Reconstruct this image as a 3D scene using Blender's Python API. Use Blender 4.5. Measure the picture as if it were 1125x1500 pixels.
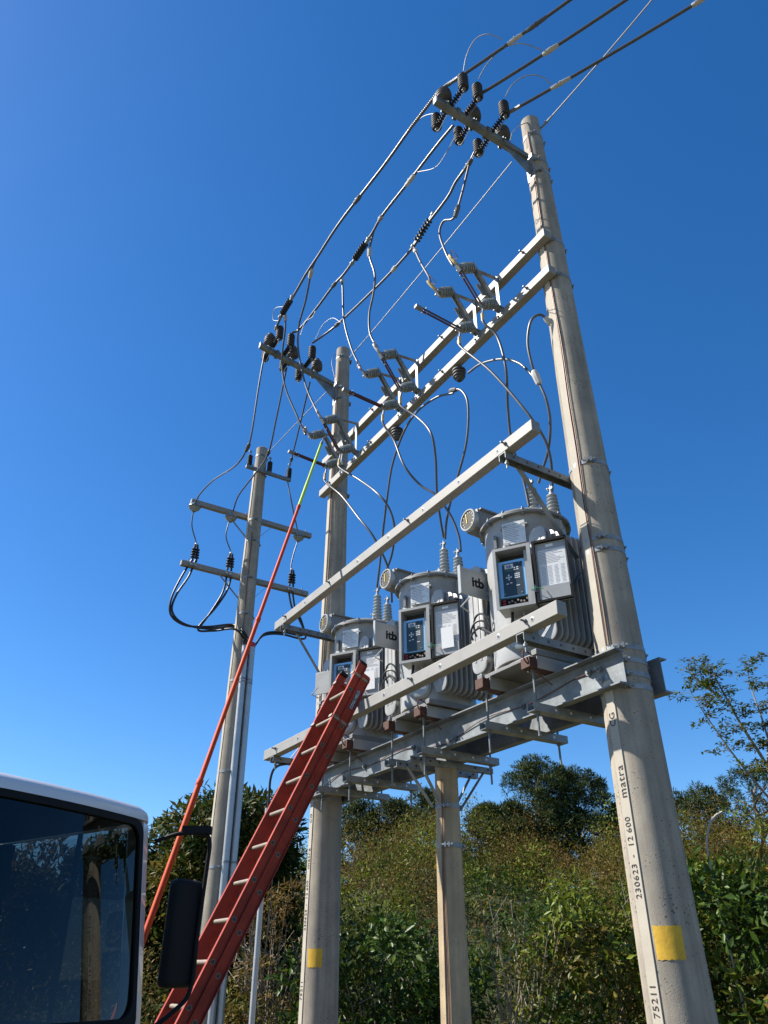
import bpy, bmesh, math, random
import numpy as np
from mathutils import Vector, Matrix
R_ = math.radians
random.seed(7); rng = np.random.default_rng(11)
scene = bpy.context.scene
for o in list(bpy.data.objects): bpy.data.objects.remove(o)

# ------------------------------------------------------------------ camera, sky, sun, exposure
cam_d = bpy.data.cameras.new('camera'); cam = bpy.data.objects.new('camera', cam_d)
scene.collection.objects.link(cam); scene.camera = cam
cam_d.sensor_fit = 'HORIZONTAL'; cam_d.sensor_width = 36.0; cam_d.lens = 36.0 * 1115 / 1125
cam_d.clip_start = 0.05; cam_d.clip_end = 2000
cam.location = (0, 0, 1.6); cam.rotation_euler = (R_(90) + math.atan(680 / 1115), 0, 0)
SUN_AZ, SUN_EL = 277.0, 45.0            # degrees clockwise from +Y, and above the horizon
world = bpy.data.worlds.new('World'); scene.world = world; world.use_nodes = True
wn = world.node_tree; wn.nodes.clear()
w_out = wn.nodes.new('ShaderNodeOutputWorld'); w_bg = wn.nodes.new('ShaderNodeBackground')
w_sky = wn.nodes.new('ShaderNodeTexSky'); w_sky.sky_type = 'NISHITA'; w_sky.sun_disc = False
w_sky.sun_elevation = R_(SUN_EL); w_sky.sun_rotation = R_(SUN_AZ)
w_sky.altitude = 600; w_sky.air_density = 1.0; w_sky.dust_density = 0.35; w_sky.ozone_density = 4.0
w_hsv = wn.nodes.new('ShaderNodeHueSaturation'); w_hsv.inputs['Hue'].default_value = .5035; w_hsv.inputs['Saturation'].default_value = 1.29
w_bg.inputs['Strength'].default_value = 0.086
wn.links.new(w_sky.outputs[0], w_hsv.inputs['Color']); wn.links.new(w_hsv.outputs[0], w_bg.inputs['Color'])
wn.links.new(w_bg.outputs[0], w_out.inputs['Surface'])
sun_d = bpy.data.lights.new('sun', 'SUN'); sun_d.energy = 5.0; sun_d.angle = R_(0.53); sun_d.color = (1.0, 0.93, 0.82)
sun = bpy.data.objects.new('sun', sun_d); scene.collection.objects.link(sun)
S_DIR = Vector((math.sin(R_(SUN_AZ)) * math.cos(R_(SUN_EL)), math.cos(R_(SUN_AZ)) * math.cos(R_(SUN_EL)), math.sin(R_(SUN_EL))))
sun.rotation_euler = S_DIR.to_track_quat('Z', 'Y').to_euler()
sun.location = (-20, 0, 30)
scene.view_settings.view_transform = 'Standard'; scene.view_settings.look = 'None'
scene.view_settings.gamma = 1.0; scene.view_settings.use_curve_mapping = False
scene.view_settings.exposure = 1.1
scene.render.engine = 'CYCLES'
scene.render.resolution_x = 768; scene.render.resolution_y = 1024

# ------------------------------------------------------------------ helpers
COL = scene.collection
RP = Vector((1.72, 5.28, 0)); EV = Vector((-0.52784, 0.84934, 0)); NV = Vector((-0.84934, -0.52784, 0))
FRZ = math.atan2(EV.y, EV.x)              # the pole line's own frame: x along the line, y out to its front, z up
def fw(s, d, z): return RP + EV * s + NV * d + Vector((0, 0, z))

class MB:
    """collects shapes into one mesh"""
    def __init__(self): self.v = []; self.f = []
    def add(self, vs, fs):
        k = len(self.v); self.v += [tuple(p) for p in vs]; self.f += [tuple(i + k for i in q) for q in fs]; return self
    def box(self, x0, x1, y0, y1, z0, z1):
        return self.add([(x0,y0,z0),(x1,y0,z0),(x1,y1,z0),(x0,y1,z0),(x0,y0,z1),(x1,y0,z1),(x1,y1,z1),(x0,y1,z1)],
                        [(0,3,2,1),(4,5,6,7),(0,1,5,4),(1,2,6,5),(2,3,7,6),(3,0,4,7)])
    def obox(self, c, ax, ay, az, hx, hy, hz):
        c = Vector(c); ax = Vector(ax).normalized() * hx; ay = Vector(ay).normalized() * hy; az = Vector(az).normalized() * hz
        vs = [c + ax * i + ay * j + az * k for k in (-1, 1) for i, j in ((-1,-1),(1,-1),(1,1),(-1,1))]
        return self.add(vs, [(0,3,2,1),(4,5,6,7),(0,1,5,4),(1,2,6,5),(2,3,7,6),(3,0,4,7)])
    def extr(self, sec, p0, p1, up=(0,0,1)):
        p0 = Vector(p0); p1 = Vector(p1); t = (p1 - p0).normalized(); up = Vector(up)
        side = t.cross(up).normalized(); u = side.cross(t).normalized(); n = len(sec)
        vs = [p + side * a + u * b for p in (p0, p1) for a, b in sec]
        fs = [(i, (i + 1) % n, n + (i + 1) % n, n + i) for i in range(n)]
        return self.add(vs, fs + [tuple(range(n - 1, -1, -1)), tuple(range(n, 2 * n))])
    def bar(self, p0, p1, w, h, up=(0,0,1)):
        return self.extr([(-w/2,-h/2),(w/2,-h/2),(w/2,h/2),(-w/2,h/2)], p0, p1, up)
    def tube(self, pts, r, n=8):
        pts = [Vector(p) for p in pts]; m = len(pts); rr = r if isinstance(r, (list, tuple)) else [r] * m
        vs = []; ref = None
        for i, p in enumerate(pts):
            t = (pts[min(i + 1, m - 1)] - pts[max(i - 1, 0)]).normalized()
            if ref is None: ref = Vector((0,0,1)) if abs(t.z) < .9 else Vector((1,0,0))
            a = (ref - t * ref.dot(t)).normalized(); ref = a; b = t.cross(a)
            vs += [p + (a * math.cos(2*math.pi*k/n) + b * math.sin(2*math.pi*k/n)) * rr[i] for k in range(n)]
        fs = [(i*n+k, i*n+(k+1)%n, (i+1)*n+(k+1)%n, (i+1)*n+k) for i in range(m-1) for k in range(n)]
        return self.add(vs, fs + [tuple(range(n-1,-1,-1)), tuple(range((m-1)*n, m*n))])
    def lathe(self, p0, axis, prof, n=16):
        p0 = Vector(p0); t = Vector(axis).normalized()
        return self.tube2([p0 + t * h for h, r in prof], [max(r, .0004) for h, r in prof], t, n)
    def tube2(self, pts, rr, t, n):
        ref = Vector((0,0,1)) if abs(t.z) < .9 else Vector((1,0,0))
        a = (ref - t * ref.dot(t)).normalized(); b = t.cross(a); m = len(pts)
        vs = [p + (a * math.cos(2*math.pi*k/n) + b * math.sin(2*math.pi*k/n)) * r for p, r in zip(pts, rr) for k in range(n)]
        fs = [(i*n+k, i*n+(k+1)%n, (i+1)*n+(k+1)%n, (i+1)*n+k) for i in range(m-1) for k in range(n)]
        return self.add(vs, fs + [tuple(range(n-1,-1,-1)), tuple(range((m-1)*n, m*n))])
    def bolt(self, p, axis, r=.012, l=.02): return self.lathe(p, axis, [(0, r), (l, r)], 6)
    def mesh(self, name, base=(0,0,0)):
        me = bpy.data.meshes.new(name); b = Vector(base)
        me.from_pydata([tuple(Vector(v) - b) for v in self.v], [], self.f); me.update()
        bm = bmesh.new(); bm.from_mesh(me); bmesh.ops.recalc_face_normals(bm, faces=bm.faces); bm.to_mesh(me); bm.free()
        me.polygons.foreach_set('use_smooth', [True] * len(me.polygons)); me.set_sharp_from_angle(angle=R_(38)); me.update()
        return me

def link(name, data, m=None, parent=None):
    o = bpy.data.objects.new(name, data); COL.objects.link(o)
    if parent is not None: o.parent = parent
    if m is not None: data.materials.append(m)
    return o
def tag(o, label, cat, group=None, kind=None):
    o['label'] = label
    if cat: o['category'] = cat
    if group: o['group'] = group
    if kind: o['kind'] = kind
    return o
def thing(name, label, cat, base=None, group=None, loc=None, rz=FRZ):
    o = link(name, None); o.empty_display_size = .1
    o.location = fw(*base) if base is not None else loc; o.rotation_euler = (0, 0, rz)
    return tag(o, label, cat, group)
def part(mb, name, m, parent, bev=0):
    o = link(name, mb.mesh(name), m, parent)
    if bev: bevel(o, bev)
    return o
def solo(mb, name, m, base, label, cat, group=None, bev=0):     # one-mesh thing; shapes given in pole-line coordinates
    o = link(name, mb.mesh(name, base), m); o.location = fw(*base); o.rotation_euler = (0, 0, FRZ)
    if bev: bevel(o, bev)
    return tag(o, label, cat, group)
def bevel(o, w):
    b = o.modifiers.new('bevel', 'BEVEL'); b.width = w; b.segments = 2; b.limit_method = 'ANGLE'; b.angle_limit = R_(50)
def copy_tree(o, parent=None):
    c = o.copy(); COL.objects.link(c); c.parent = parent
    for ch in list(o.children): copy_tree(ch, c)
    return c
def smooth(pts, k=8):
    P = [Vector(p) for p in pts]; out = []
    for i in range(len(P) - 1):
        a = P[i-1] if i else P[0] * 2 - P[1]; b = P[i]; c = P[i+1]; d = P[i+2] if i + 2 < len(P) else P[-1] * 2 - P[-2]
        for j in range(k):
            t = j / k
            out.append(.5 * ((2*b) + (c-a)*t + (2*a-5*b+4*c-d)*t*t + (3*b-a-3*c+d)*t**3))
    return out + [P[-1]]
def text(s, size, m, parent, origin, right, up, name='lettering', depth=.002, spacing=1.0, bold=0):
    cu = bpy.data.curves.new('t', 'FONT'); cu.body = s; cu.size = size; cu.extrude = depth; cu.offset = bold
    cu.align_x = 'CENTER'; cu.align_y = 'CENTER'; cu.space_character = spacing; cu.resolution_u = 3
    ob = bpy.data.objects.new('t', cu); COL.objects.link(ob)
    me = bpy.data.meshes.new_from_object(ob.evaluated_get(bpy.context.evaluated_depsgraph_get()))
    bpy.data.objects.remove(ob); bpy.data.curves.remove(cu)
    o = link(name, me, m, parent); r = Vector(right).normalized(); u = Vector(up).normalized(); w = r.cross(u)
    M = Matrix((r, u, w)).transposed().to_4x4(); M.translation = Vector(origin); o.matrix_local = M
    return o

# ------------------------------------------------------------------ materials
def mat(name, col, rough=.6, metal=0, var=.0, scale=8, bump=0, bscale=60, spec=.5, dark=None, coat=0):
    m = bpy.data.materials.new(name); m.use_nodes = True; nt = m.node_tree; b = nt.nodes['Principled BSDF']
    b.inputs['Base Color'].default_value = (*col, 1); b.inputs['Roughness'].default_value = rough
    b.inputs['Metallic'].default_value = metal; b.inputs['Specular IOR Level'].default_value = spec; b.inputs['Coat Weight'].default_value = coat
    tc = nt.nodes.new('ShaderNodeTexCoord')
    if var or dark:
        no = nt.nodes.new('ShaderNodeTexNoise'); no.inputs['Scale'].default_value = scale; no.inputs['Detail'].default_value = 6; no.inputs['Roughness'].default_value = .65
        nt.links.new(tc.outputs['Object'], no.inputs['Vector'])
        ra = nt.nodes.new('ShaderNodeValToRGB'); ra.color_ramp.elements[0].position = .32; ra.color_ramp.elements[1].position = .68
        d = dark or tuple(c * (1 - var) for c in col); l = tuple(min(1, c * (1 + var)) for c in col)
        ra.color_ramp.elements[0].color = (*d, 1); ra.color_ramp.elements[1].color = (*l, 1)
        nt.links.new(no.outputs['Fac'], ra.inputs['Fac']); nt.links.new(ra.outputs['Color'], b.inputs['Base Color'])
        mr = nt.nodes.new('ShaderNodeMapRange'); mr.inputs['To Min'].default_value = max(.05, rough - .12); mr.inputs['To Max'].default_value = min(1, rough + .12)
        nt.links.new(no.outputs['Fac'], mr.inputs['Value']); nt.links.new(mr.outputs[0], b.inputs['Roughness'])
    if bump:
        n2 = nt.nodes.new('ShaderNodeTexNoise'); n2.inputs['Scale'].default_value = bscale; n2.inputs['Detail'].default_value = 4
        bp = nt.nodes.new('ShaderNodeBump'); bp.inputs['Strength'].default_value = bump; bp.inputs['Distance'].default_value = .004
        nt.links.new(tc.outputs['Object'], n2.inputs['Vector']); nt.links.new(n2.outputs['Fac'], bp.inputs['Height']); nt.links.new(bp.outputs[0], b.inputs['Normal'])
    return m
def pitted(name, col, pit_amt=.5):
    """cast concrete: blotches, fine grain and air-bubble pits"""
    m = mat(name, col, .88, 0, .24, 3.2, 0, spec=.25); nt = m.node_tree; b = nt.nodes['Principled BSDF']; L = nt.links
    tc = [n for n in nt.nodes if n.type == 'TEX_COORD'][0]; ramp = [n for n in nt.nodes if n.type == 'VALTORGB'][0]
    vo = nt.nodes.new('ShaderNodeTexVoronoi'); vo.inputs['Scale'].default_value = 38; L.new(tc.outputs['Object'], vo.inputs['Vector'])
    no = nt.nodes.new('ShaderNodeTexNoise'); no.inputs['Scale'].default_value = 6; no.inputs['Detail'].default_value = 3; L.new(tc.outputs['Object'], no.inputs['Vector'])
    th = nt.nodes.new('ShaderNodeMapRange'); th.inputs['From Min'].default_value = .36; th.inputs['From Max'].default_value = .72; th.inputs['To Min'].default_value = 0.03; th.inputs['To Max'].default_value = .30
    L.new(no.outputs['Fac'], th.inputs['Value'])
    lt = nt.nodes.new('ShaderNodeMath'); lt.operation = 'LESS_THAN'; L.new(vo.outputs['Distance'], lt.inputs[0]); L.new(th.outputs[0], lt.inputs[1])
    gr = nt.nodes.new('ShaderNodeTexNoise'); gr.inputs['Scale'].default_value = 140; gr.inputs['Detail'].default_value = 3; L.new(tc.outputs['Object'], gr.inputs['Vector'])
    gm = nt.nodes.new('ShaderNodeMix'); gm.data_type = 'RGBA'; gm.blend_type = 'MULTIPLY'; gm.inputs['Factor'].default_value = .45
    mp = nt.nodes.new('ShaderNodeMapping'); mp.inputs['Scale'].default_value = (16, 16, .9); L.new(tc.outputs['Object'], mp.inputs['Vector'])
    sk = nt.nodes.new('ShaderNodeTexNoise'); sk.inputs['Scale'].default_value = 1.0; sk.inputs['Detail'].default_value = 5; L.new(mp.outputs[0], sk.inputs['Vector'])
    sr = nt.nodes.new('ShaderNodeMapRange'); sr.inputs['From Min'].default_value = .35; sr.inputs['From Max'].default_value = .62; sr.inputs['To Min'].default_value = .70; sr.inputs['To Max'].default_value = 1.06; L.new(sk.outputs['Fac'], sr.inputs['Value'])
    sm = nt.nodes.new('ShaderNodeVectorMath'); sm.operation = 'SCALE'; L.new(ramp.outputs['Color'], sm.inputs[0]); L.new(sr.outputs[0], sm.inputs['Scale'])
    L.new(sm.outputs[0], gm.inputs[6]); L.new(gr.outputs['Color'], gm.inputs[7])
    g2 = nt.nodes.new('ShaderNodeBrightContrast'); g2.inputs['Bright'].default_value = .06; L.new(gm.outputs[2], g2.inputs['Color'])
    mx = nt.nodes.new('ShaderNodeMix'); mx.data_type = 'RGBA'; L.new(lt.outputs[0], mx.inputs['Factor'])
    L.new(g2.outputs[0], mx.inputs[6]); mx.inputs[7].default_value = (col[0]*.3, col[1]*.28, col[2]*.26, 1)
    sc = nt.nodes.new('ShaderNodeMath'); sc.operation = 'MULTIPLY'; sc.inputs[1].default_value = pit_amt
    L.new(lt.outputs[0], sc.inputs[0]); L.new(sc.outputs[0], mx.inputs['Factor'])
    L.new(mx.outputs[2], b.inputs['Base Color'])
    bp = nt.nodes.new('ShaderNodeBump'); bp.inputs['Strength'].default_value = .35; bp.inputs['Distance'].default_value = .004
    ad = nt.nodes.new('ShaderNodeMath'); ad.operation = 'SUBTRACT'; L.new(gr.outputs['Fac'], ad.inputs[0]); L.new(lt.outputs[0], ad.inputs[1])
    L.new(ad.outputs[0], bp.inputs['Height']); L.new(bp.outputs[0], b.inputs['Normal'])
    return m
M = dict(
 concrete=pitted('concrete', (.315,.272,.208), .85), tan=pitted('tan_concrete', (.44,.325,.18), .4),
 strip=mat('smooth_cement', (.37,.34,.285), .85, 0, .08, 5, .15, 80, .25), ink=mat('stamped_lettering', (.045,.04,.035), .9, 0, .35, 30),
 yellow=mat('yellow_paint', (.56,.34,.025), .7, 0, .15, 12, .3, 50),
 galv=mat('galvanised_steel', (.24,.26,.275), .55, .35, .32, 11, .08, 40), galv2=mat('weathered_galvanised', (.165,.183,.195), .55, .3, .35, 7, .1, 30),
 fibre=mat('grey_fibre_crossarm', (.225,.22,.208), .6, 0, .08, 6, .12, 90), paint=mat('grey_enamel', (.305,.31,.305), .42, 0, .16, 2.2, .03, 30),
 paintd=mat('grey_enamel_lid', (.18,.185,.185), .45, 0, .08, 5), porc=mat('grey_porcelain', (.20,.235,.25), .22, 0, .08, 9), porc2=mat('pale_porcelain', (.33,.35,.35), .25, 0, .06, 9),
 polymer=mat('black_polymer', (.018,.018,.02), .68, 0, .2, 12), bell=mat('dark_grey_polymer', (.055,.057,.062), .62, 0, .15, 10),
 cable=mat('grey_covered_cable', (.066,.071,.080), .40, 0, .12, 20), alu=mat('bare_aluminium', (.26,.27,.28), .5, .25, .15, 25), black=mat('black_cable', (.012,.012,.014), .45),
 tape=mat('pale_connector_cover', (.40,.40,.39), .5, 0, .1, 18), copper=mat('tarnished_copper', (.095,.04,.034), .5, .3, .3, 25), wire=mat('copper_earth_wire', (.22,.13,.085), .55, .2, .2, 20),
 amber=mat('yellowed_sleeve', (.50,.36,.14), .6, 0, .15, 20), timber=mat('red_hardwood', (.062,.024,.017), .75, 0, .35, 18, .4, 50),
 white=mat('white_enamel', (.75,.75,.74), .4), paper=mat('printed_sheet', (.62,.63,.64), .7), print_=mat('grey_print', (.25,.27,.3), .8), plate=mat('etched_plate', (.62,.62,.60), .45, .3, .12, 40),
 blue=mat('blue_panel_frame', (.22,.48,.78), .35), slate=mat('dark_keypad', (.018,.035,.045), .4), lcd=mat('green_display', (.05,.10,.06), .2), dark=mat('cabinet_interior', (.05,.05,.05), .8), red=mat('red_terminal', (.35,.02,.03), .5), green=mat('green_wire', (.02,.30,.12), .5),
 needle=mat('yellow_needle', (.80,.60,.03), .5), ladder=mat('red_fibreglass', (.29,.041,.024), .6, 0, .28, 5, .1, 120, spec=.2), rung=mat('ribbed_aluminium', (.22,.18,.14), .55, .1, .12, 20), badge=mat('blue_badge', (.02,.05,.14), .4),
 lime=mat('lime_fibreglass', (.42,.60,.04), .35, 0, .06, 6), orange=mat('orange_fibreglass', (.50,.052,.009), .6, 0, .12, 6, spec=.2), pvc=mat('galvanised_conduit', (.40,.415,.43), .42, .5, .1, 6),
 tpaint=mat('white_cab_paint', (.62,.63,.64), .25, 0, .02, 3, coat=.5), trim=mat('black_trim', (.010,.010,.011), .6, spec=.15), cloth=mat('dark_seat_cloth', (.03,.03,.033), .9), tyre=mat('tyre_rubber', (.02,.02,.02), .85), lens=mat('headlamp_lens', (.6,.62,.65), .1),
 bark=mat('grey_bark', (.16,.125,.09), .9, 0, .3, 10, .5, 30), twig=mat('pale_twig', (.20,.17,.13), .85, 0, .2, 12), mirror=mat('mirror_glass', (.8,.8,.8), .03, 1.0),
)
def glass(name, tint, base):
    m = bpy.data.materials.new(name); m.use_nodes = True; nt = m.node_tree; nt.nodes.clear()
    o = nt.nodes.new('ShaderNodeOutputMaterial'); mx = nt.nodes.new('ShaderNodeMixShader'); tr = nt.nodes.new('ShaderNodeBsdfTransparent'); gl = nt.nodes.new('ShaderNodeBsdfGlossy')
    tr.inputs[0].default_value = (*tint, 1); gl.inputs['Roughness'].default_value = .0; gl.inputs['Color'].default_value = (1, 1, 1, 1)
    lw = nt.nodes.new('ShaderNodeLayerWeight'); lw.inputs['Blend'].default_value = .5; pw = nt.nodes.new('ShaderNodeMath'); pw.operation = 'POWER'; pw.inputs[1].default_value = 4.0
    fr = nt.nodes.new('ShaderNodeMapRange'); fr.inputs['To Min'].default_value = base; nt.links.new(lw.outputs['Facing'], pw.inputs[0]); nt.links.new(pw.outputs[0], fr.inputs['Value'])
    nt.links.new(fr.outputs[0], mx.inputs[0]); nt.links.new(tr.outputs[0], mx.inputs[1]); nt.links.new(gl.outputs[0], mx.inputs[2]); nt.links.new(mx.outputs[0], o.inputs[0])
    return m
M['glass'] = glass('tinted_windscreen', (.11,.14,.15), .032); M['window'] = glass('cab_window', (.75,.80,.80), .012)
def leafmat(name, rough=.45, trans=.28):
    m = bpy.data.materials.new(name); m.use_nodes = True; nt = m.node_tree; b = nt.nodes['Principled BSDF']; o = nt.nodes['Material Output']
    at = nt.nodes.new('ShaderNodeAttribute'); at.attribute_name = 'col'
    nt.links.new(at.outputs['Color'], b.inputs['Base Color']); b.inputs['Roughness'].default_value = rough; b.inputs['Specular IOR Level'].default_value = .13
    tl = nt.nodes.new('ShaderNodeBsdfTranslucent'); mx = nt.nodes.new('ShaderNodeMixShader'); mx.inputs[0].default_value = trans
    nt.links.new(at.outputs['Color'], tl.inputs[0]); nt.links.new(b.outputs[0], mx.inputs[1]); nt.links.new(tl.outputs[0], mx.inputs[2]); nt.links.new(mx.outputs[0], o.inputs[0])
    return m
M['leaf'] = leafmat('foliage', .5, .32); M['gloss'] = leafmat('glossy_foliage', .38, .24); M['needles'] = leafmat('pine_needles', .6, .15)
def groundmat(name, a, b_, scale):
    m = mat(name, a, .95, 0, .2, scale, .6, 18, .2, dark=b_); return m
M['ground'] = groundmat('dry_soil_and_grass', (.16,.13,.08), (.07,.075,.03), .8); M['bank'] = groundmat('dark_green_soil', (.045,.05,.02), (.02,.028,.01), 1.2)  # bank soil darker and greener, so bare patches blend into the scrub

# ------------------------------------------------------------------ ground and bank
def hill(x, y):
    H = 3.7 + .35 * math.sin(x * .35 + 1) + .25 * math.sin(x * .9) + max(0, min(1, (x - 5) / 6)) * 1.0
    if x < -4: H *= max(.25, 1 - (-4 - x) * .16)
    t = max(0, min(1, (max(y - 13.5, x - 15.5)) / 10.5))
    return H * t ** .85 + (.12 * math.sin(x * 1.3) * math.sin(y * 1.1) if t > 0 else 0) - .02
g = MB(); g.add([(-400,-300,0),(400,-300,0),(400,600,0),(-400,600,0)], [(0,1,2,3)])
o = link('ground', g.mesh('ground'), M['ground']); o['kind'] = 'structure'
hb = MB(); nx, ny = 60, 44; vs = []
for j in range(ny):
    for i in range(nx):
        x = -22 + i * 1.0; y = -6 + j * 1.0 if False else -4 + j * 1.0
        vs.append((x, y, hill(x, y)))
hb.add(vs, [(j*nx+i, j*nx+i+1, (j+1)*nx+i+1, (j+1)*nx+i) for j in range(ny-1) for i in range(nx-1) if max(vs[j*nx+i][2], vs[(j+1)*nx+i+1][2], vs[j*nx+i+1][2], vs[(j+1)*nx+i][2]) > 0])
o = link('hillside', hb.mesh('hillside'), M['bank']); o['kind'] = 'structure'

# ------------------------------------------------------------------ poles (x along the line, y to the front, local to each pole)
def ang(t, r): return (r * math.cos(R_(t)), r * math.sin(R_(t)))
def pole(label, s, top, r0, taper, m, bands, words=(), yellow=None, strip=True, wire=None, d=0, lugs=130):
    t = thing('concrete_pole' if m is M['concrete'] else 'tan_pole', label, 'pole', (s, d, 0))
    rad = lambda z: r0 + taper * (top - z)
    b = MB(); b.lathe((0,0,-.3), (0,0,1), [(0, rad(-.3))] + [(z + .3, rad(z)) for z in (0, 2, 4, 6, 8) if z < top] + [(top + .3 - .012, r0), (top + .3, r0 - .012)], 40)
    part(b, 'shaft', m, t)
    if strip:
        b = MB(); z0, z1 = 0.0, top - .6; w = .036
        for i in range(8):
            a = z0 + (z1 - z0) * i / 8; c = z0 + (z1 - z0) * (i + 1) / 8
            b.add([(-w, rad(a)*.97, a), (w, rad(a)*.97, a), (w, rad(a)+.004, a), (-w, rad(a)+.004, a), (-w, rad(c)*.97, c), (w, rad(c)*.97, c), (w, rad(c)+.004, c), (-w, rad(c)+.004, c)],
                  [(0,1,5,4),(1,2,6,5),(2,3,7,6),(3,0,4,7)])
        st = part(b, 'number_strip', M['strip'] if m is M['concrete'] else m, t)
        for s_, z, sz in words:
            text(s_, sz, M['ink'], st, (0, rad(z) + .0055, z), (0, -taper, 1), (1, 0, 0), depth=.0012, spacing=1.12, bold=0)
    if yellow:
        b = MB(); z0, z1, a0, a1 = yellow; k = 12; vs = []
        for z in (z0, z1):
            for i in range(k + 1):
                a = a0 + (a1 - a0) * i / k + .8 * math.sin(i * 1.9 + z * 5); vs.append((*ang(a, rad(z) + .0025), z + .004 * math.sin(i * 2.3)))
        b.add(vs, [(i, i+1, k+2+i, k+1+i) for i in range(k)]); part(b, 'yellow_mark', M['yellow'], t)
    for z in bands:
        b = MB(); r = rad(z); b.lathe((0,0,z-.019), (0,0,1), [(0, r-.002), (0, r+.005), (.038, r+.005), (.038, r-.002)], 40)
        for a in (lugs, lugs + 180 - 60):
            x, y = ang(a, r + .012); ax = Vector((math.cos(R_(a)), math.sin(R_(a)), 0)); tx = Vector((-ax.y, ax.x, 0))
            b.obox((x, y, z), ax, tx, (0,0,1), .022, .006, .02); b.obox(Vector((x, y, z)) + tx * .035, ax, tx, (0,0,1), .022, .006, .02)
            b.bolt(Vector((x, y, z)) + ax*.012 - tx * .035, tx, .01, .1)
        part(b, 'band', M['galv'], t)
    if wire:
        a, z0, z1 = wire
        for k in range(2):
            pts = [(*ang(a + k * 5 + 1.6 * math.sin(z * 2.1 + k) + 1.2 * math.sin(z * 5), rad(z) + .009), z) for z in np.linspace(z0, z1, 40)]
            b = MB(); b.tube(pts, .0036, 6); part(b, 'earth_wire', M['wire'] if k else M['copper'], t)
    return t
words = (('CG', 3.10, .066), ('matra', 2.69, .080), ('600', 2.425, .060), ('12', 2.325, .060), ('-', 2.24, .06), ('230623', 2.10, .060), ('75211', 1.478, .062))
pole('tall round concrete pole nearest the camera, with yellow square and stamped numbers', 0, 10.2, .105, .0104, M['concrete'],
     (9.82, 9.33, 9.12, 7.98, 7.46, 5.22, 4.50, 4.40, 3.60, 3.50, 3.40, 3.31), words, (1.68, 1.855, 106, 155), wire=(104, 3.62, 9.9))
pole('tall concrete pole behind the red ladder at the far end of the platform', 4.5, 10.2, .105, .0104, M['concrete'],
     (9.98, 9.33, 9.12, 7.98, 7.44, 5.24, 4.50, 4.40, 3.58, 3.48, 3.38, 3.29), words, (1.675, 1.84, 110, 157), wire=(112, 3.62, 9.9))
pole('concrete pole furthest left carrying two long crossarms and steel conduits', 7.67, 10.2, .105, .0104, M['concrete'],
     (10.0, 9.62, 8.58, 8.15, 7.42, 6.75, 5.6, 4.2, 2.9), (), None, lugs=160, wire=(150, 6.2, 8.3))
pole('short tan pole under the middle of the platform', 2.19, 3.24, .102, .0085, M['tan'], (2.88, 2.56), (), None, d=0, wire=(118, 0.2, 3.1))

# ------------------------------------------------------------------ beams and platform
def beam(label, z, s0, s1, d0, w=.09, h=.105, holes=(), cat='crossarm'):
    t = thing('grey_crossarm', label, cat, (s0, d0 + w/2, z))
    L = s1 - s0; b = MB(); b.box(0, L, -w/2, w/2, -h/2, h/2); part(b, 'beam', M['fibre'], t, .006)
    for x in holes:
        b = MB(); b.lathe((x, w/2 - .001, 0), (0,1,0), [(0, .021), (.002, .021), (.003, .018)], 14); hw = part(b, 'washer', M['galv'], t)
        b = MB(); b.lathe((x, w/2 + .001, 0), (0,1,0), [(0, .009), (.0035, .009)], 10); part(b, 'bolt_hole', M['dark'], hw)
    for x in (.32, L * .37, L * .7, L - .32):
        b = MB(); b.bolt((x, w/2, .012), (0,1,0), .008, .05); b.bolt((x, w/2 + .002, .012), (0,1,0), .016, .014); part(b, 'bolt', M['galv2'], t); b = MB(); b.bolt((x, -w/2, .012), (0,-1,0), .008, .03); part(b, 'bolt', M['galv2'], t)
    return t
beam('upper of the two parallel grey beams holding the switches', 7.985, -.13, 4.63, .125)
beam('lower of the two parallel grey beams holding the switches', 7.465, -.12, 4.66, .13)
beam('upper grey guard beam in front of the regulator tops', 5.27, -.19, 4.54, .70, holes=(.42, .95, 1.5, 2.1, 2.7, 3.3, 3.9, 4.45))
beam('lower grey guard beam that the red ladder leans on', 3.715, -.21, 4.55, .70, holes=(.25, .62, 1.35, 2.2, 2.75, 3.3, 3.9, 4.4))
CH = [(-.04,-.03),(.04,-.03),(.04,.03),(.034,.03),(.034,-.024),(-.034,-.024),(-.034,.03),(-.04,.03)]      # small channel, open upwards
def support(label, s, z, foot, group):
    t = thing('support_arm', label, 'support arm', (s, .1, z), group)
    b = MB(); b.extr([(a, c - .0) for a, c in CH], (0, -.22, 0), (0, .69, 0), (0,0,-1))
    arm = part(b, 'arm', M['galv2'], t)
    for y in (.1, .22, .34, .46, .6):
        b = MB(); b.lathe((.0395, y, -.0), (1,0,0), [(0, .01), (.002, .01)], 10); b.lathe((-.0395, y, -.0), (-1,0,0), [(0, .01), (.002, .01)], 10); part(b, 'hole', M['dark'], arm)
    b = MB(); b.bar((.05, .48, 0), (.05, -.06, foot), .006, .045, (1,0,0)); part(b, 'brace', M['galv2'], t)
    b = MB(); b.bolt((.03, .48, 0), (1,0,0), .014, .04); part(b, 'bolt', M['galv'], t); b = MB(); b.bolt((0, .645, .03), (0,0,-1), .008, .13); b.bolt((0, .645, -.04), (0,0,-1), .017, .018); part(b, 'bolt', M['galv'], t)
    return t
for s, w in ((.18, 'right pole'), (4.32, 'far pole behind the ladder')):
    support('galvanised arm and sloping brace from ' + w + ' to upper guard beam', s, 5.185, -.70, 'guard beam supports')
    support('galvanised arm and upward brace from ' + w + ' to lower guard beam', s, 3.63, .72, 'guard beam supports')
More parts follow.
